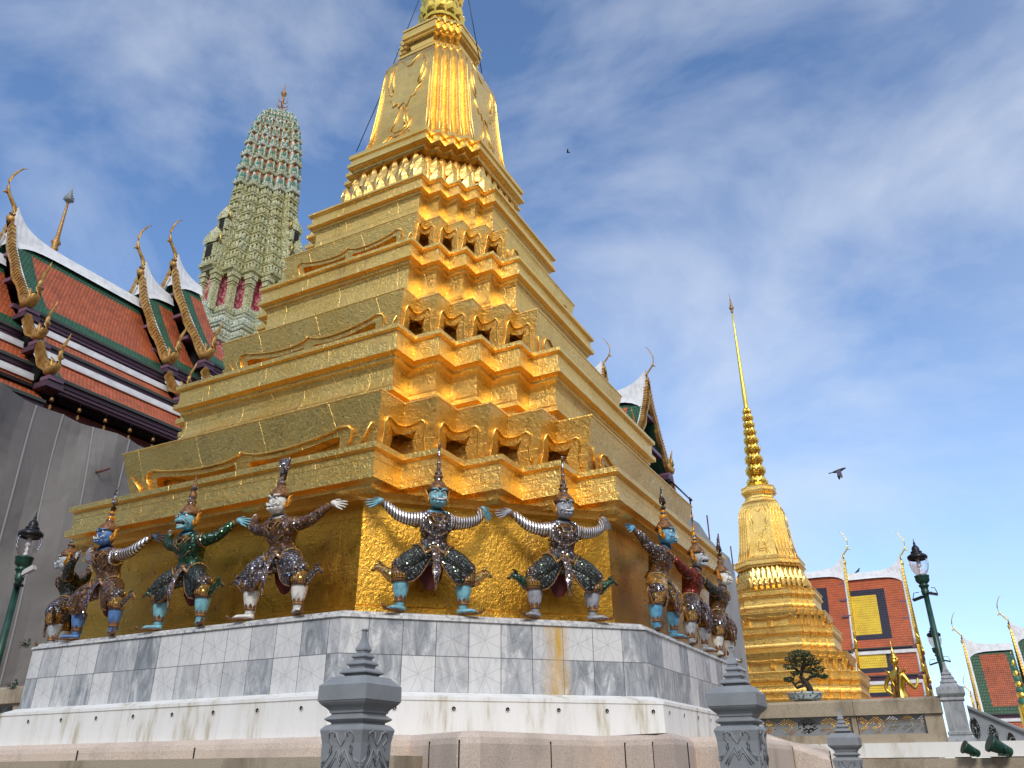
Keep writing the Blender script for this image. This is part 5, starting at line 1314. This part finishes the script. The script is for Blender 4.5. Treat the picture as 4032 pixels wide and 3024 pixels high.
m.build('joint', M['dark'], rw)
# ---- posts with tiered finials
def finial_post(loc, mt, label, k=1.0, H=2.32, group='grey posts with tiered finials along the stair', relief=True):
    r = tag(empty('finial_post', loc), label, 'stone post', group)
    prof = [(0, 526, 205), (0, 520, 206)]
    P = [(18, 78), (24, 82), (25, 86), (17, 96), (19, 130), (30, 165), (48, 195), (53, 205), (53, 214), (44, 220), (44, 231),
         (58, 234), (76, 250), (76, 256), (60, 264), (58, 275), (80, 280), (104, 296), (104, 303), (84, 312), (80, 325), (110, 330), (142, 348), (142, 356), (112, 366), (108, 374),
         (190, 380), (200, 392), (212, 398), (238, 420), (250, 425), (262, 432), (264, 520), (258, 524), (252, 532), (236, 545), (205, 562), (186, 578), (184, 590), (172, 592), (172, 602), (182, 606), (212, 622), (212, 628), (186, 640), (168, 646), (168, 654), (200, 660), (228, 680), (232, 690), (222, 720), (213, 760), (208, 950), (205, 1400), (205, 2400)]
    m_ = MB(); z = lambda y: H-(y-78)/1172/.985*k
    rings = [[(sx_*w_/263*.16*k, sy_*w_/263*.16*k, z(y)) for sx_, sy_ in ((1, -1), (1, 1), (-1, 1), (-1, -1))] for w_, y in P]
    i0 = 26
    m_.rings(rings[:12], 0, True, True, False); m_.build('finial', mt, r)
    m_ = MB(); m_.rings(rings[10:27], 0, True); m_.build('tiered_cap', mt, r)
    m_ = MB(); m_.rings(rings[25:49], 0, True); m_.build('capital', mt, r)
    m_ = MB(); m_.rings(rings[48:], 0, True); sh_ = m_.build('shaft', mt, r)
    if relief:
        rl = MB(); h0 = .130*k
        curves = [[(-.42, 0.0), (-.62, .03), (-.66, .12), (-.52, .17), (-.50, .21)], [(.42, 0.0), (.62, .03), (.66, .12), (.52, .17), (.50, .21)],
                  [(-.42, 0.0), (-.30, .03), (-.34, .07)], [(.42, 0), (.30, .03), (.34, .07)],
                  [(-.25, .02), (-.18, .12), (0, .20), (.18, .12), (.25, .02)],
                  [(-.55, .16), (-.50, .28), (-.75, .38), (-.98, .47)], [(.55, .16), (.50, .28), (.75, .38), (.98, .47)],
                  [(-.62, .20), (-.60, .30), (-.82, .38), (-1.0, .42)], [(.62, .20), (.60, .30), (.82, .38), (1.0, .42)],
                  [(-.75, .52), (-.45, .38), (-.22, .24), (-.10, .32), (0, .40), (.10, .32), (.22, .24), (.45, .38), (.75, .52)],
                  [(-.14, .25), (0, .34), (.14, .25)], [(-.62, .54), (-.30, .36), (-.2, .34), (0, .46), (.2, .34), (.3, .36), (.62, .54)],
                  [(-.55, .56), (-.5, .9)], [(.55, .56), (.5, .9)]]
        for q in range(4):
            rot = Matrix.Rotation(q*PI/2, 3, 'Z')
            for c in curves:
                pth = []
                for u, v in c:
                    zz = z(695)-v*.36*k; yy = 695+v*.36*1172*.985; w_ = 228 if yy < 700 else 228-(yy-700)*.25 if yy < 760 else 212
                    hw = w_/263*.16*k; pth.append(rot @ Vector((u*hw*.92, -hw-.001, zz)))
                rl.tube(pth, .0048*k, 0, 5)
        rl.build('carved_relief', mt, sh_)
    return r
finial_post((5.44, -8.37, 0), M['grey_paint'], 'large grey painted post with tiered finial, nearest the camera at the bottom centre', 1.0, 2.32)
finial_post((7.03, -6.40, 0), M['grey_paint'], 'grey painted post with tiered finial, second nearest, right of centre at the bottom', 1.0, 2.345)
finial_post((7.12, -1.90, 0), M['grey_paint'], 'grey post with tiered finial standing in front of the lattice railing', 1.0, 2.195)
finial_post((atd(1678, 1552, 22).x, atd(1678, 1552, 22).y, 0), M['grey_paint'], 'grey finial glimpsed through the railing beside the second post', 1.0, atd(1678, 1552, 22).z, relief=False)
q = atd(1723, 1560, 24); finial_post((q.x, q.y, 0), M['grey_paint'], 'grey tiered finial seen through the middle of the left lattice panel', 1.3, q.z, relief=False)
# ---- tall stone pillar and stair balustrade at the right
q = at(2037, 1430, 1, YB); hp = .155
pil = tag(empty('stone_pillar', (q.x+.01, YB, 0)), 'grey marble pillar with stepped finial at the end of the railing', 'pillar')
def zz(y): return at(2040, y, 1, YB).z
m = MB()
P = [(.02, 1430), (.03, 1440), (.045, 1447), (.055, 1449), (.05, 1451), (.075, 1454), (.085, 1457), (.07, 1459), (.10, 1463), (.115, 1466), (.10, 1468), (.13, 1472), (.145, 1475), (.13, 1477), (.165, 1483), (.235, 1487), (.24, 1500), (.225, 1503), (.19, 1508), (.205, 1511), (.205, 1514), (.17, 1516), (.175, 1519), (.175, 1580), (.20, 1583), (.20, 1588), (.185, 1590), (.225, 1597), (.235, 1603), (.235, 1622)]
m.rings([[(sx_*w_, sy_*w_, zz(y)) for sx_, sy_ in ((1, -1), (1, 1), (-1, 1), (-1, -1))] for w_, y in P][:16], 0, True, True); m.build('finial', M['grey_marble'], pil)
m = MB(); m.rings([[(sx_*w_, sy_*w_, zz(y)) for sx_, sy_ in ((1, -1), (1, 1), (-1, 1), (-1, -1))] for w_, y in P][15:], 0, True); m.build('shaft', M['grey_marble'], pil)
sb = tag(empty('stair_balustrade'), 'sloping grey stone stair rail with carved floral medallions at the right edge', 'balustrade')
a, b = at(2088, 1523, 1, YB), at(2250, 1592, 1, YB); a2, b2 = at(2088, 1531, 1, YB), at(2250, 1600, 1, YB); lo, lo2 = at(2092, 1625, 1, YB), at(2250, 1690, 1, YB)
m = MB(); sec = lambda p, r_: [(p.x, YB-.12, p.z-.06), (p.x, YB-.13, p.z-.02), (p.x, YB-.08, p.z), (p.x, YB+.08, p.z), (p.x, YB+.13, p.z-.02), (p.x, YB+.12, p.z-.06)]
m.rings([sec(a, 0), sec(b, 0)], 0, True, True, True); m.build('handrail', M['grey_paint'], sb)
m = MB(); m.rings([[(a.x, YB-.06, a.z-.06), (a.x, YB+.06, a.z-.06), (a.x, YB+.06, lo.z), (a.x, YB-.06, lo.z)], [(b.x, YB-.06, b.z-.06), (b.x, YB+.06, b.z-.06), (b.x, YB+.06, lo2.z), (b.x, YB-.06, lo2.z)]], 0, True, True, True); m.build('panel', M['grey_paint'], sb)
for k, (px, py) in enumerate(((2107, 1573), (2147, 1589), (2187, 1606))):
    c = at(px, py, 1, YB-.065); md2 = MB(); n_ = 20; rx_, rz_ = .078, .19
    ov = [Vector((c.x+rx_*math.cos(2*PI*j/n_)*(1+.0), YB-.064, c.z+rz_*math.sin(2*PI*j/n_))) for j in range(n_)]
    md2.quad([p+Vector((0, .0, 0)) for p in ov], 1); md2.tube(ov+[ov[0]], .010, 0, 5)
    rnd = random.Random(k)
    for j in range(26):
        a_ = rnd.uniform(0, 6.28); r_ = math.sqrt(rnd.uniform(0, .8)); p = Vector((c.x+rx_*r_*math.cos(a_), YB-.072, c.z+rz_*r_*math.sin(a_)))
        md2.tube([p, p+Vector((rnd.uniform(-.02, .02), -.004, .014)), p+Vector((rnd.uniform(-.03, .03), 0, .028))], .007, 0, 4)
    md2.ell((c.x, YB-.07, c.z), (.02, .012, .024), 0, 8, 5)
    md2.build('medallion', [M['grey_paint'], M['dark']], sb)
# ---- floodlights
for k, (px, py, s_) in enumerate(((2103, 1620, .85), (2168, 1619, 1.15))):
    c = at(px, 1632, 1, 5.0)
    f = tag(empty('floodlight', (c.x, 5.0, zw1-.0), math.radians(-70)), ['small dark green floodlight on the wall ledge, left one of the two', 'larger dark green floodlight on the wall ledge at the right edge'][k], 'floodlight', 'green floodlights on the ledge')
    m = MB(); R_ = Matrix.Rotation(math.radians(62), 3, 'X')
    m.rings([[R_ @ Vector((r_*math.cos(2*PI*j/16), r_*math.sin(2*PI*j/16), z))*s_+Vector((0, 0, .10*s_)) for j in range(16)] for r_, z in ((.045, -.14), (.07, -.12), (.085, 0), (.11, .13), (.135, .15), (.135, .18), (.115, .18))], 0, True, True, True, smooth=True)
    m.build('housing', M['lamp_green'], f)
    m = MB(); m.box((0, 0, .03*s_), (.05*s_, .05*s_, .03*s_)); m.tube([Vector((-.12, 0, .02))*s_, Vector((-.13, 0, .14))*s_], .012*s_, 0, 5); m.tube([Vector((.12, 0, .02))*s_, Vector((.13, 0, .14))*s_], .012*s_, 0, 5); m.box((0, 0, .015*s_), (.13*s_, .03*s_, .012*s_))
    m.build('bracket', M['lamp_green'], f)
# ---- street lamps
def street_lamp(loc, ztip, zbot, label, s_=1.0, extra=None, rz=0):
    r = tag(empty('street_lamp', loc, rz), label, 'street lamp', 'green lamp posts with glass lanterns')
    Z = lambda y: ztip-(y-160)*.00262*s_
    def prof(L): return [(w_*.00246*s_, Z(y)) for w_, y in L]
    m_ = MB(); m_.lathe(prof([(1, 160), (4, 185), (11, 205), (9, 212), (14, 220), (26, 232), (32, 250), (30, 262), (44, 268), (46, 278), (42, 284), (60, 292), (78, 304), (80, 318), (76, 330), (72, 334), (72, 322), (20, 316)]), n=24); m_.build('lantern_cap', M['black'], r)
    m_ = MB(); m_.lathe(prof([(74, 334), (77, 350), (75, 380), (66, 415), (52, 440), (36, 458)]), n=24, caps=False); m_.build('lantern_glass', M['glass'], r)
    m_ = MB(); m_.lathe(prof([(18, 325), (18, 375), (20, 378), (20, 388), (10, 396), (10, 410), (16, 415), (8, 425), (14, 440), (20, 456)]), n=12); m_.build('bulb', M['bulb'], r)
    m_ = MB(); m_.lathe(prof([(36, 456), (58, 462), (58, 470), (55, 474), (54, 500), (48, 512), (36, 522), (30, 530), (40, 536), (40, 546), (34, 552), (30, 556), (28, 575), (32, 580), (28, 600), (30, 606), (22, 612), (21, 640), (21, 700)]), n=20)
    m_.build('collar', M['lamp_green'], r)
    m_ = MB(); m_.lathe([(.052*s_, Z(640)), (.062*s_, (Z(640)+zbot)/2), (.075*s_, zbot+.6), (.11*s_, zbot+.5), (.12*s_, zbot+.1), (.16*s_, zbot)], n=16); m_.build('post', M['lamp_green'], r)
    if extra:
        for e in extra:
            kind, ang, zz_, ln = e; g_ = MB(); d = Vector((math.cos(ang), math.sin(ang), 0)); zc_ = Z(zz_)
            if kind == 'spot':
                g_.tube([d*.04+Vector((0, 0, zc_)), d*.12+Vector((0, 0, zc_+.02))], .012, 0, 6); g_.box(d*ln*.6+Vector((0, 0, zc_-.02)), (ln*.42, .07, .018), 0, Matrix.Rotation(ang, 3, 'Z') @ Matrix.Rotation(.25, 3, 'Y'))
                g_.tube([d*.12+Vector((0, 0, zc_+.10)), d*(ln*.85)+Vector((0, 0, zc_+.10)), d*ln+Vector((0, 0, zc_-.02))], .008, 0, 5)
                g_.build('spotlight', M['black'], r)
            else:
                g_.box(d*(ln*.62)+Vector((0, 0, zc_+.05)), (ln*.5, .045, .04), 0, Matrix.Rotation(ang, 3, 'Z') @ Matrix.Rotation(-.45, 3, 'Y')); g_.tube([d*.05+Vector((0, 0, zc_-.06)), d*.16+Vector((0, 0, zc_-.01))], .016, 0, 6)
                g_.build('camera_housing', M['steel'], r)
    return r
q = atd(1972, 1163, 18.7); street_lamp((q.x, q.y, 0), q.z, 1.7, 'dark green lamp post with clear lantern rising beside the right hand pillar', 1.0, [('spot', PI*.95, 625, .26), ('spot', .0, 600, .22)])
q = atd(2010, 1342, 29); street_lamp((q.x, q.y, 0), q.z, 0, 'farther lamp post mostly hidden behind the right hand lamp post', 1.02, [('spot', PI, 625, .3), ('spot', 0, 600, .3)])
q = atd(80, 1105, 16.2); street_lamp((q.x, q.y, 0), q.z, 0, 'dark green lamp post with camera in front of the grey tarpaulin at left', 1.04, [('cam', math.radians(15), 570, .24), ('spot', math.radians(-25), 640, .22)])
# ---- left balustrade
lb = tag(empty('stone_balustrade'), 'granite railing with grey lattice at the far left edge below the tarpaulin', 'balustrade')
yl = -2.6; zt0, zt1, zt2, zt3 = (at(20, y, 1, yl).z for y in (1486, 1522, 1595, 1622)); xl = at(62, 1486, 1, yl).x
rounded_beam(-12, xl-.32, yl, zt1, zt0, .2).build('coping', M['granite_old'], lb); rounded_beam(xl-.31, xl+1.2, yl, zt1, zt0, .2).build('coping', M['granite_old'], lb)
lattice(-10.0, xl-.1, yl, zt2, zt1, 110, 16).build('lattice_panel', M['grey_paint'], lb)
m = MB(); m.box((xl+.5, yl, (zt1+zt3)/2), (.6, .14, (zt1-zt3)/2)); m.build('granite_upright', M['granite_old'], lb)
m = MB(); m.box((-9.5, yl, (zt2+zt3)/2), (3.0, .16, (zt2-zt3)/2)); m.build('lower_rail', M['granite_old'], lb)
# ---- bonsai
q = at(1740, 1512, 1, 6.35); bx, by, bz = q.x, 6.35, q.z-.01
bon = tag(empty('bonsai_tree', (bx, by, bz)), 'dark leaning bonsai tree in a shallow blue and white pot on the railing', 'bonsai')
kpx = (at(1800, 1450, 1, 6.35)-at(1700, 1450, 1, 6.35)).x/100
def bp(px, py, dy=0): p = at(px, py, 1, 6.35+dy); return Vector((p.x-bx, dy, p.z-bz))
m = MB(); m.lathe([(.25, .0), (.30, .0), (.325, .05), (.345, .11), (.36, .12), (.36, .145), (.335, .145), (.32, .12), (.1, .12)], n=32); pot_ = tag(m.build('plant_pot', M['pot'], loc=(bx, by, bz)), 'shallow oval blue and white porcelain pot holding the bonsai', 'pot')
m = MB(); m.box((0, 0, -bz/2), (.2, .2, bz/2-.003)); m.build('pedestal', M['granite_old'], pot_)
m = MB(); m.tube([bp(1752, 1505), bp(1750, 1490), bp(1742, 1475, -.03), bp(1730, 1462, .02), bp(1733, 1448), bp(1738, 1430, .03), bp(1733, 1415)], [.085, .07, .06, .05, .045, .03, .015], 0, 8)
for br_ in ([(1745, 1480), (1728, 1472), (1718, 1478), (1709, 1470)], [(1742, 1478), (1722, 1486), (1712, 1474), (1716, 1460)], [(1733, 1455), (1722, 1448), (1712, 1440)], [(1735, 1450), (1750, 1452), (1766, 1460), (1778, 1462)], [(1736, 1440), (1748, 1435), (1757, 1432)], [(1740, 1470), (1752, 1463), (1762, 1461)]):
    m.tube([bp(x, y, (k-1)*.04) for k, (x, y) in enumerate(br_)], [.035, .028, .02, .012][:len(br_)], 0, 6)
m.build('trunk', M['bark'], bon)
rnd = random.Random(5); m = MB()
for cx_, cy_, rx_, ry_, nn_ in ((1727, 1412, 26, 9, 420), (1712, 1424, 20, 9, 300), (1745, 1420, 20, 9, 300), (1758, 1432, 16, 9, 240), (1708, 1440, 18, 8, 260), (1730, 1432, 20, 10, 300), (1768, 1446, 16, 9, 240), (1779, 1461, 12, 6, 170), (1704, 1468, 13, 7, 200), (1718, 1454, 12, 6, 160), (1750, 1448, 14, 7, 180), (1760, 1459, 14, 6, 170)):
    for j in range(nn_):
        a_ = rnd.uniform(0, 6.28); r_ = rnd.uniform(.2, 1)**.5; ph = rnd.uniform(-1, 1)
        dy = ph*.28*(rx_/26); w_ = math.sqrt(max(0, 1-ph*ph))
        p = bp(cx_+rx_*r_*math.cos(a_)*w_, cy_+ry_*r_*math.sin(a_)*w_, dy); s_ = rnd.uniform(.012, .026)
        d1 = Vector((rnd.uniform(-1, 1), rnd.uniform(-1, 1), rnd.uniform(-.3, 1))).normalized()*s_; d2 = d1.cross(Vector((rnd.uniform(-1, 1), rnd.uniform(-1, 1), rnd.uniform(-1, 1)))).normalized()*s_*.6
        m.quad([p-d1, p+d2, p+d1*1.1, p-d2])
m.build('foliage', M['leaf'], bon)
# ---- gilded half bird figure seen above the railing
q = at(1945, 1500, 1, 7.2); kx, ky, kz = q.x, 7.2, q.z
kin = tag(empty('gilded_statue', (kx, ky, kz-.55), math.radians(150)), 'gilded crowned figure with hand on hip, back turned, behind the right railing', 'statue')
S_ = 1.02
V = [(0, 0, .35, .21), (0, 0, .56, .13), (0, -.03, .80, .18), (0, -.02, .93, .16), (0, -.02, 1.02, .055), (0, -.02, 1.10, .05)]
E = [(0, 1), (1, 2), (2, 3), (3, 4), (4, 5)]
for sg, arm in ((1, [(.17, 0, .93, .06), (.30, .03, .80, .048), (.33, .06, .66, .04), (.20, .0, .56, .032), (.12, -.04, .53, .028)]), (-1, [(.17, 0, .92, .06), (.28, -.02, .76, .048), (.34, -.10, .64, .04), (.36, -.25, .75, .032), (.34, -.32, .86, .028)])):
    p = 3
    for x, y, z, r_ in arm: V.append((sg*x, y, z, r_)); E.append((p, len(V)-1)); p = len(V)-1
V.append((0, 0, .05, .19)); E.append((0, len(V)-1))
skin_mesh('body', V, E, [M['gold_bright']], kin, 2)
m = MB(); hc = Vector((0, -.03, 1.19)); m.ell(hc, (.072, .085, .10), 0, 14, 10); m.ell(hc+Vector((0, -.085, -.01)), (.012, .016, .02), 0, 6, 5)
for sg in (1, -1): m.ell(hc+Vector((sg*.03, -.075, .02)), (.014, .01, .007), 0, 6, 5); m.tube([hc+Vector((sg*.075, 0, -.04)), hc+Vector((sg*.09, .01, .02)), hc+Vector((sg*.10, .02, .08))], [.02, .018, .003], 0, 6)
m.ell(hc+Vector((0, -.078, -.042)), (.02, .01, .007), 0, 6, 5); m.build('head', M['gold_bright'], kin)
m = MB(); m.lathe([(.085, 1.24), (.095, 1.25), (.09, 1.275), (.07, 1.30), (.075, 1.31), (.05, 1.34), (.055, 1.35), (.035, 1.38), (.038, 1.39), (.02, 1.42), (.012, 1.52), (.002, 1.66)], (0, -.03, 0), n=16); m.build('crown', M['gold_bright'], kin)
m = MB()
for sg in (1, -1):
    m.tube([(sg*.17, -.02, .98), (sg*.24, .0, 1.0), (sg*.30, .02, 1.06)], [.04, .03, .004], 0, 6); m.tube([(sg*.12, .10, .90), (sg*.05, .13, .75), (0, .12, .62)], .012, 0, 5); m.tube([(sg*.12, -.15, .95), (sg*.05, -.18, .80), (0, -.15, .70)], .012, 0, 5)
m.tube([(.11*math.cos(a*PI/8), .11*math.sin(a*PI/8), .56) for a in range(17)], .018, 0, 6); m.build('jewellery', M['gold_bright'], kin)
m = MB()
for k in range(5):
    t_ = k/4; m.tube([(-.02, .14, .40), (-.10-.06*t_, .26+.05*t_, .55+.1*t_), (-.2-.1*t_, .34, .85+.05*k), (-.34-.05*t_, .30, .98-.03*k)], [.05, .05, .035, .004], 0, 6, flat=.4)
m.build('tail_feathers', M['gold_old'], kin)
for c_ in kids(kin): c_.scale = (.84, .84, 1)
m = MB(); m.box((0, 0, 0), (.3, .3, .06)); m.box((0, 0, -(kz-.55)/2-.03), (.34, .34, (kz-.55)/2-.04)); m.build('pedestal', M['granite_old'], kin)
# ---- small prang finial at the right edge
q = at(2200, 1520, 1, 40); m = MB(); zt2_ = at(2192, 1405, 1, 40).z
H_ = zt2_-q.z
L_ = [(.34, -3), (.34, -.2), (.26, 0)]
for k in range(9):
    t_ = k/9; r_ = .24*(1-t_)+.03; z_ = H_*t_*.92; L_ += [(r_*.8, z_), (r_*1.15, z_+.05*H_), (r_*.75, z_+.08*H_)]
L_ += [(.02, H_*.95), (.005, H_)]
idx = [1 if (j//3) % 2 else 0 for j in range(len(L_)-1)]
rings = [[(r_*math.cos(2*PI*k/14), r_*math.sin(2*PI*k/14), z) for k in range(14)] for r_, z in L_]
m.rings(rings, idx, True, True, True, smooth=True)
tag(m.build('ornate_finial', [M['gold_bright'], M['p_green']], loc=(at(2194, 1450, 1, 40).x, 40, q.z)), 'slender green and gold finial touching the right edge before the green bordered roof', 'finial')
# ---- birds
q = atd(1810, 1018, 15)
bd = tag(empty('pigeon', q, math.radians(-15)), 'dark pigeon in flight with wings down in the open sky at right', 'bird')
V = [(-.11, 0, .0, .008), (-.05, 0, 0, .028), (.03, 0, .005, .036), (.09, 0, .02, .024), (.125, 0, .028, .019), (.155, 0, .024, .005)]
skin_mesh('body', V, [(k, k+1) for k in range(5)], [M['feather']], bd, 1)
m = MB()
def wing(m_, root, tip, back, w_, th=.006):
    root, tip, back = Vector(root), Vector(tip), Vector(back)
    n_ = 6
    for k in range(n_):
        t0, t1 = k/n_, (k+1)/n_
        p0, p1 = root+(tip-root)*t0, root+(tip-root)*t1; c0, c1 = w_*(1-.15*t0-.6*t0**3), w_*(1-.15*t1-.6*t1**3)
        o = back*.0
        nrm = (tip-root).cross(back).normalized()*th
        q_ = [p0, p1, p1+back*c1+(tip-root)*(.05*(k % 2)), p0+back*c0]
        m_.quad([x+nrm for x in q_]); m_.quad([x-nrm for x in reversed(q_)]); m_.quad([q_[2]+nrm, q_[2]-nrm, q_[3]-nrm, q_[3]+nrm]); m_.quad([q_[0]+nrm, q_[0]-nrm, q_[1]-nrm, q_[1]+nrm])
wing(m, (.06, -.03, .01), (.10, -.10, -.16), (-1, 0, -.1), .085); m.build('wing', M['feather_gr'], bd)
m = MB(); wing(m, (.05, .03, .01), (-.02, .10, -.12), (-1, 0, -.1), .075); m.build('wing', M['feather_gr'], bd)
m = MB(); m.quad([(-.09, -.012, .003), (-.09, .012, .003), (-.17, .028, .0), (-.17, -.028, .0)]); m.quad([(-.09, .012, -.003), (-.09, -.012, -.003), (-.17, -.028, -.003), (-.17, .028, -.003)]); m.build('tail', M['feather'], bd)
def perched(loc, label, s_=1.0, dirx=1):
    V = [(-.13*dirx, 0, .02, .010), (-.05*dirx, 0, .06, .038), (.03*dirx, 0, .11, .05), (.06*dirx, 0, .17, .026), (.075*dirx, 0, .20, .026), (.115*dirx, 0, .20, .005)]
    V = [(x*s_, y*s_, z*s_, r_*s_) for x, y, z, r_ in V]
    o = skin_mesh('perched_bird', V, [(k, k+1) for k in range(5)], [M['feather']], None, 1); o.location = loc; tag(o, label, 'bird')
q = at(1856, 1250, 1, 60); perched((q.x, 60, R1A[0][1]+.16), 'small dark bird perched on the white ridge of the red and yellow roof', 2.0)
q = atd(1228, 329, 60)
m = MB(); wing(m, (0, 0, 0), (.1, -.3, .2), (-1, 0, 0), .18); wing(m, (0, 0, 0), (.1, .3, .15), (-1, 0, 0), .18); m.tube([(-.2, 0, 0), (0, 0, 0), (.15, 0, 0)], [.01, .05, .01], 0, 6)
tag(m.build('distant_bird', M['feather'], loc=q), 'tiny speck of a distant bird in the blue sky above the chedi shoulder', 'bird')
# ---- weeds rooted at the plinth corner
for k, (x, y, z, lab) in enumerate(((-3.15, -4.93, 3.17, 'small green weed on the marble ledge by the leftmost statue'), (-3.2, -4.95, 2.62, 'small green weed growing from the left end joint of the marble tiles'))):
    m = MB(); rnd = random.Random(k)
    for j in range(70):
        a_ = rnd.uniform(0, 6.28); d = Vector((math.cos(a_)*.6-.5, math.sin(a_)*.6-.2, rnd.uniform(.1, 1))).normalized(); p = d*rnd.uniform(.03, .12); t_ = d.cross(Vector((0, 0, 1))).normalized()*.013
        m.quad([p-t_, p+t_, p+d*.04])
    tag(m.build('weed', M['leaf'], loc=(x, y, z)), lab, 'weed')
M['ochre'] = mat('warm_reflection_wall', (.62, .34, .07), .5)  # ochre for the added gallery, to warm what the gold reflects
# ---- unseen buildings added to darken and warm what the gold reflects
def added_hall(c, h, zh, zr, mw, mr, label, axis=0):
    r = tag(empty('added_building', c), label, 'building')
    m_ = MB(); m_.box((0, 0, zh/2), (h[0], h[1], zh/2)); m_.build('wall', mw, r)
    e = 1.8; m_ = MB(); X_, Y_ = h[0]+e, h[1]+e
    if axis == 0:
        m_.quad([(-X_, -Y_, zh-.6), (X_, -Y_, zh-.6), (X_, 0, zr), (-X_, 0, zr)], 0, [(0, 0), (2*X_, 0), (2*X_, Y_*1.3), (0, Y_*1.3)]); m_.quad([(X_, Y_, zh-.6), (-X_, Y_, zh-.6), (-X_, 0, zr), (X_, 0, zr)], 0, [(0, 0), (2*X_, 0), (2*X_, Y_*1.3), (0, Y_*1.3)])
        for sx_ in (-1, 1): m_.quad([(sx_*(X_-1), -Y_+.5, zh-.5), (sx_*(X_-1), Y_-.5, zh-.5), (sx_*(X_-1), 0, zr-.3)], 0)
    else:
        m_.quad([(-X_, -Y_, zh-.6), (-X_, Y_, zh-.6), (0, Y_, zr), (0, -Y_, zr)][::-1], 0, [(0, 0), (2*Y_, 0), (2*Y_, X_*1.3), (0, X_*1.3)]); m_.quad([(X_, -Y_, zh-.6), (X_, Y_, zh-.6), (0, Y_, zr), (0, -Y_, zr)], 0, [(0, 0), (2*Y_, 0), (2*Y_, X_*1.3), (0, X_*1.3)])
        for sy_ in (-1, 1): m_.quad([(-X_+.5, sy_*(Y_-1), zh-.5), (X_-.5, sy_*(Y_-1), zh-.5), (0, sy_*(Y_-1), zr-.3)], 0)
    m_.build('added_roof', mr, r)
    for k in range(7):
        for sd in (-1, 1):
            cm = MB()
            if axis == 0: x = -h[0]+(k+.5)*2*h[0]/7; cm.box((x, sd*(h[1]+.9), (zh-.7)/2), (.35, .35, (zh-.7)/2))
            else: y = -h[1]+(k+.5)*2*h[1]/7; cm.box((sd*(h[0]+.9), y, (zh-.7)/2), (.35, .35, (zh-.7)/2))
            cm.build('added_column', M['white'] if mw is not M['maroon'] else M['gold_wood'], r)
added_hall((-24, -38, 0), (25, 11, 0), 13, 21, M['wood_grey'], M['maroon'], 'large dark walled hall, unseen, added behind the viewpoint at left to darken reflections in the gold')
added_hall((40, -24, 0), (6, 34, 0), 10, 17, M['ochre'], M['tile_red2'], 'long low unseen gallery with orange roof, added on the right to warm reflections in the gold', 1)
added_hall((29, 36, 0), (9, 9, 0), 9, 16, M['maroon'], M['tile_red2'], 'dark walled hall beyond the right edge, unseen, added to darken reflections in the gold')
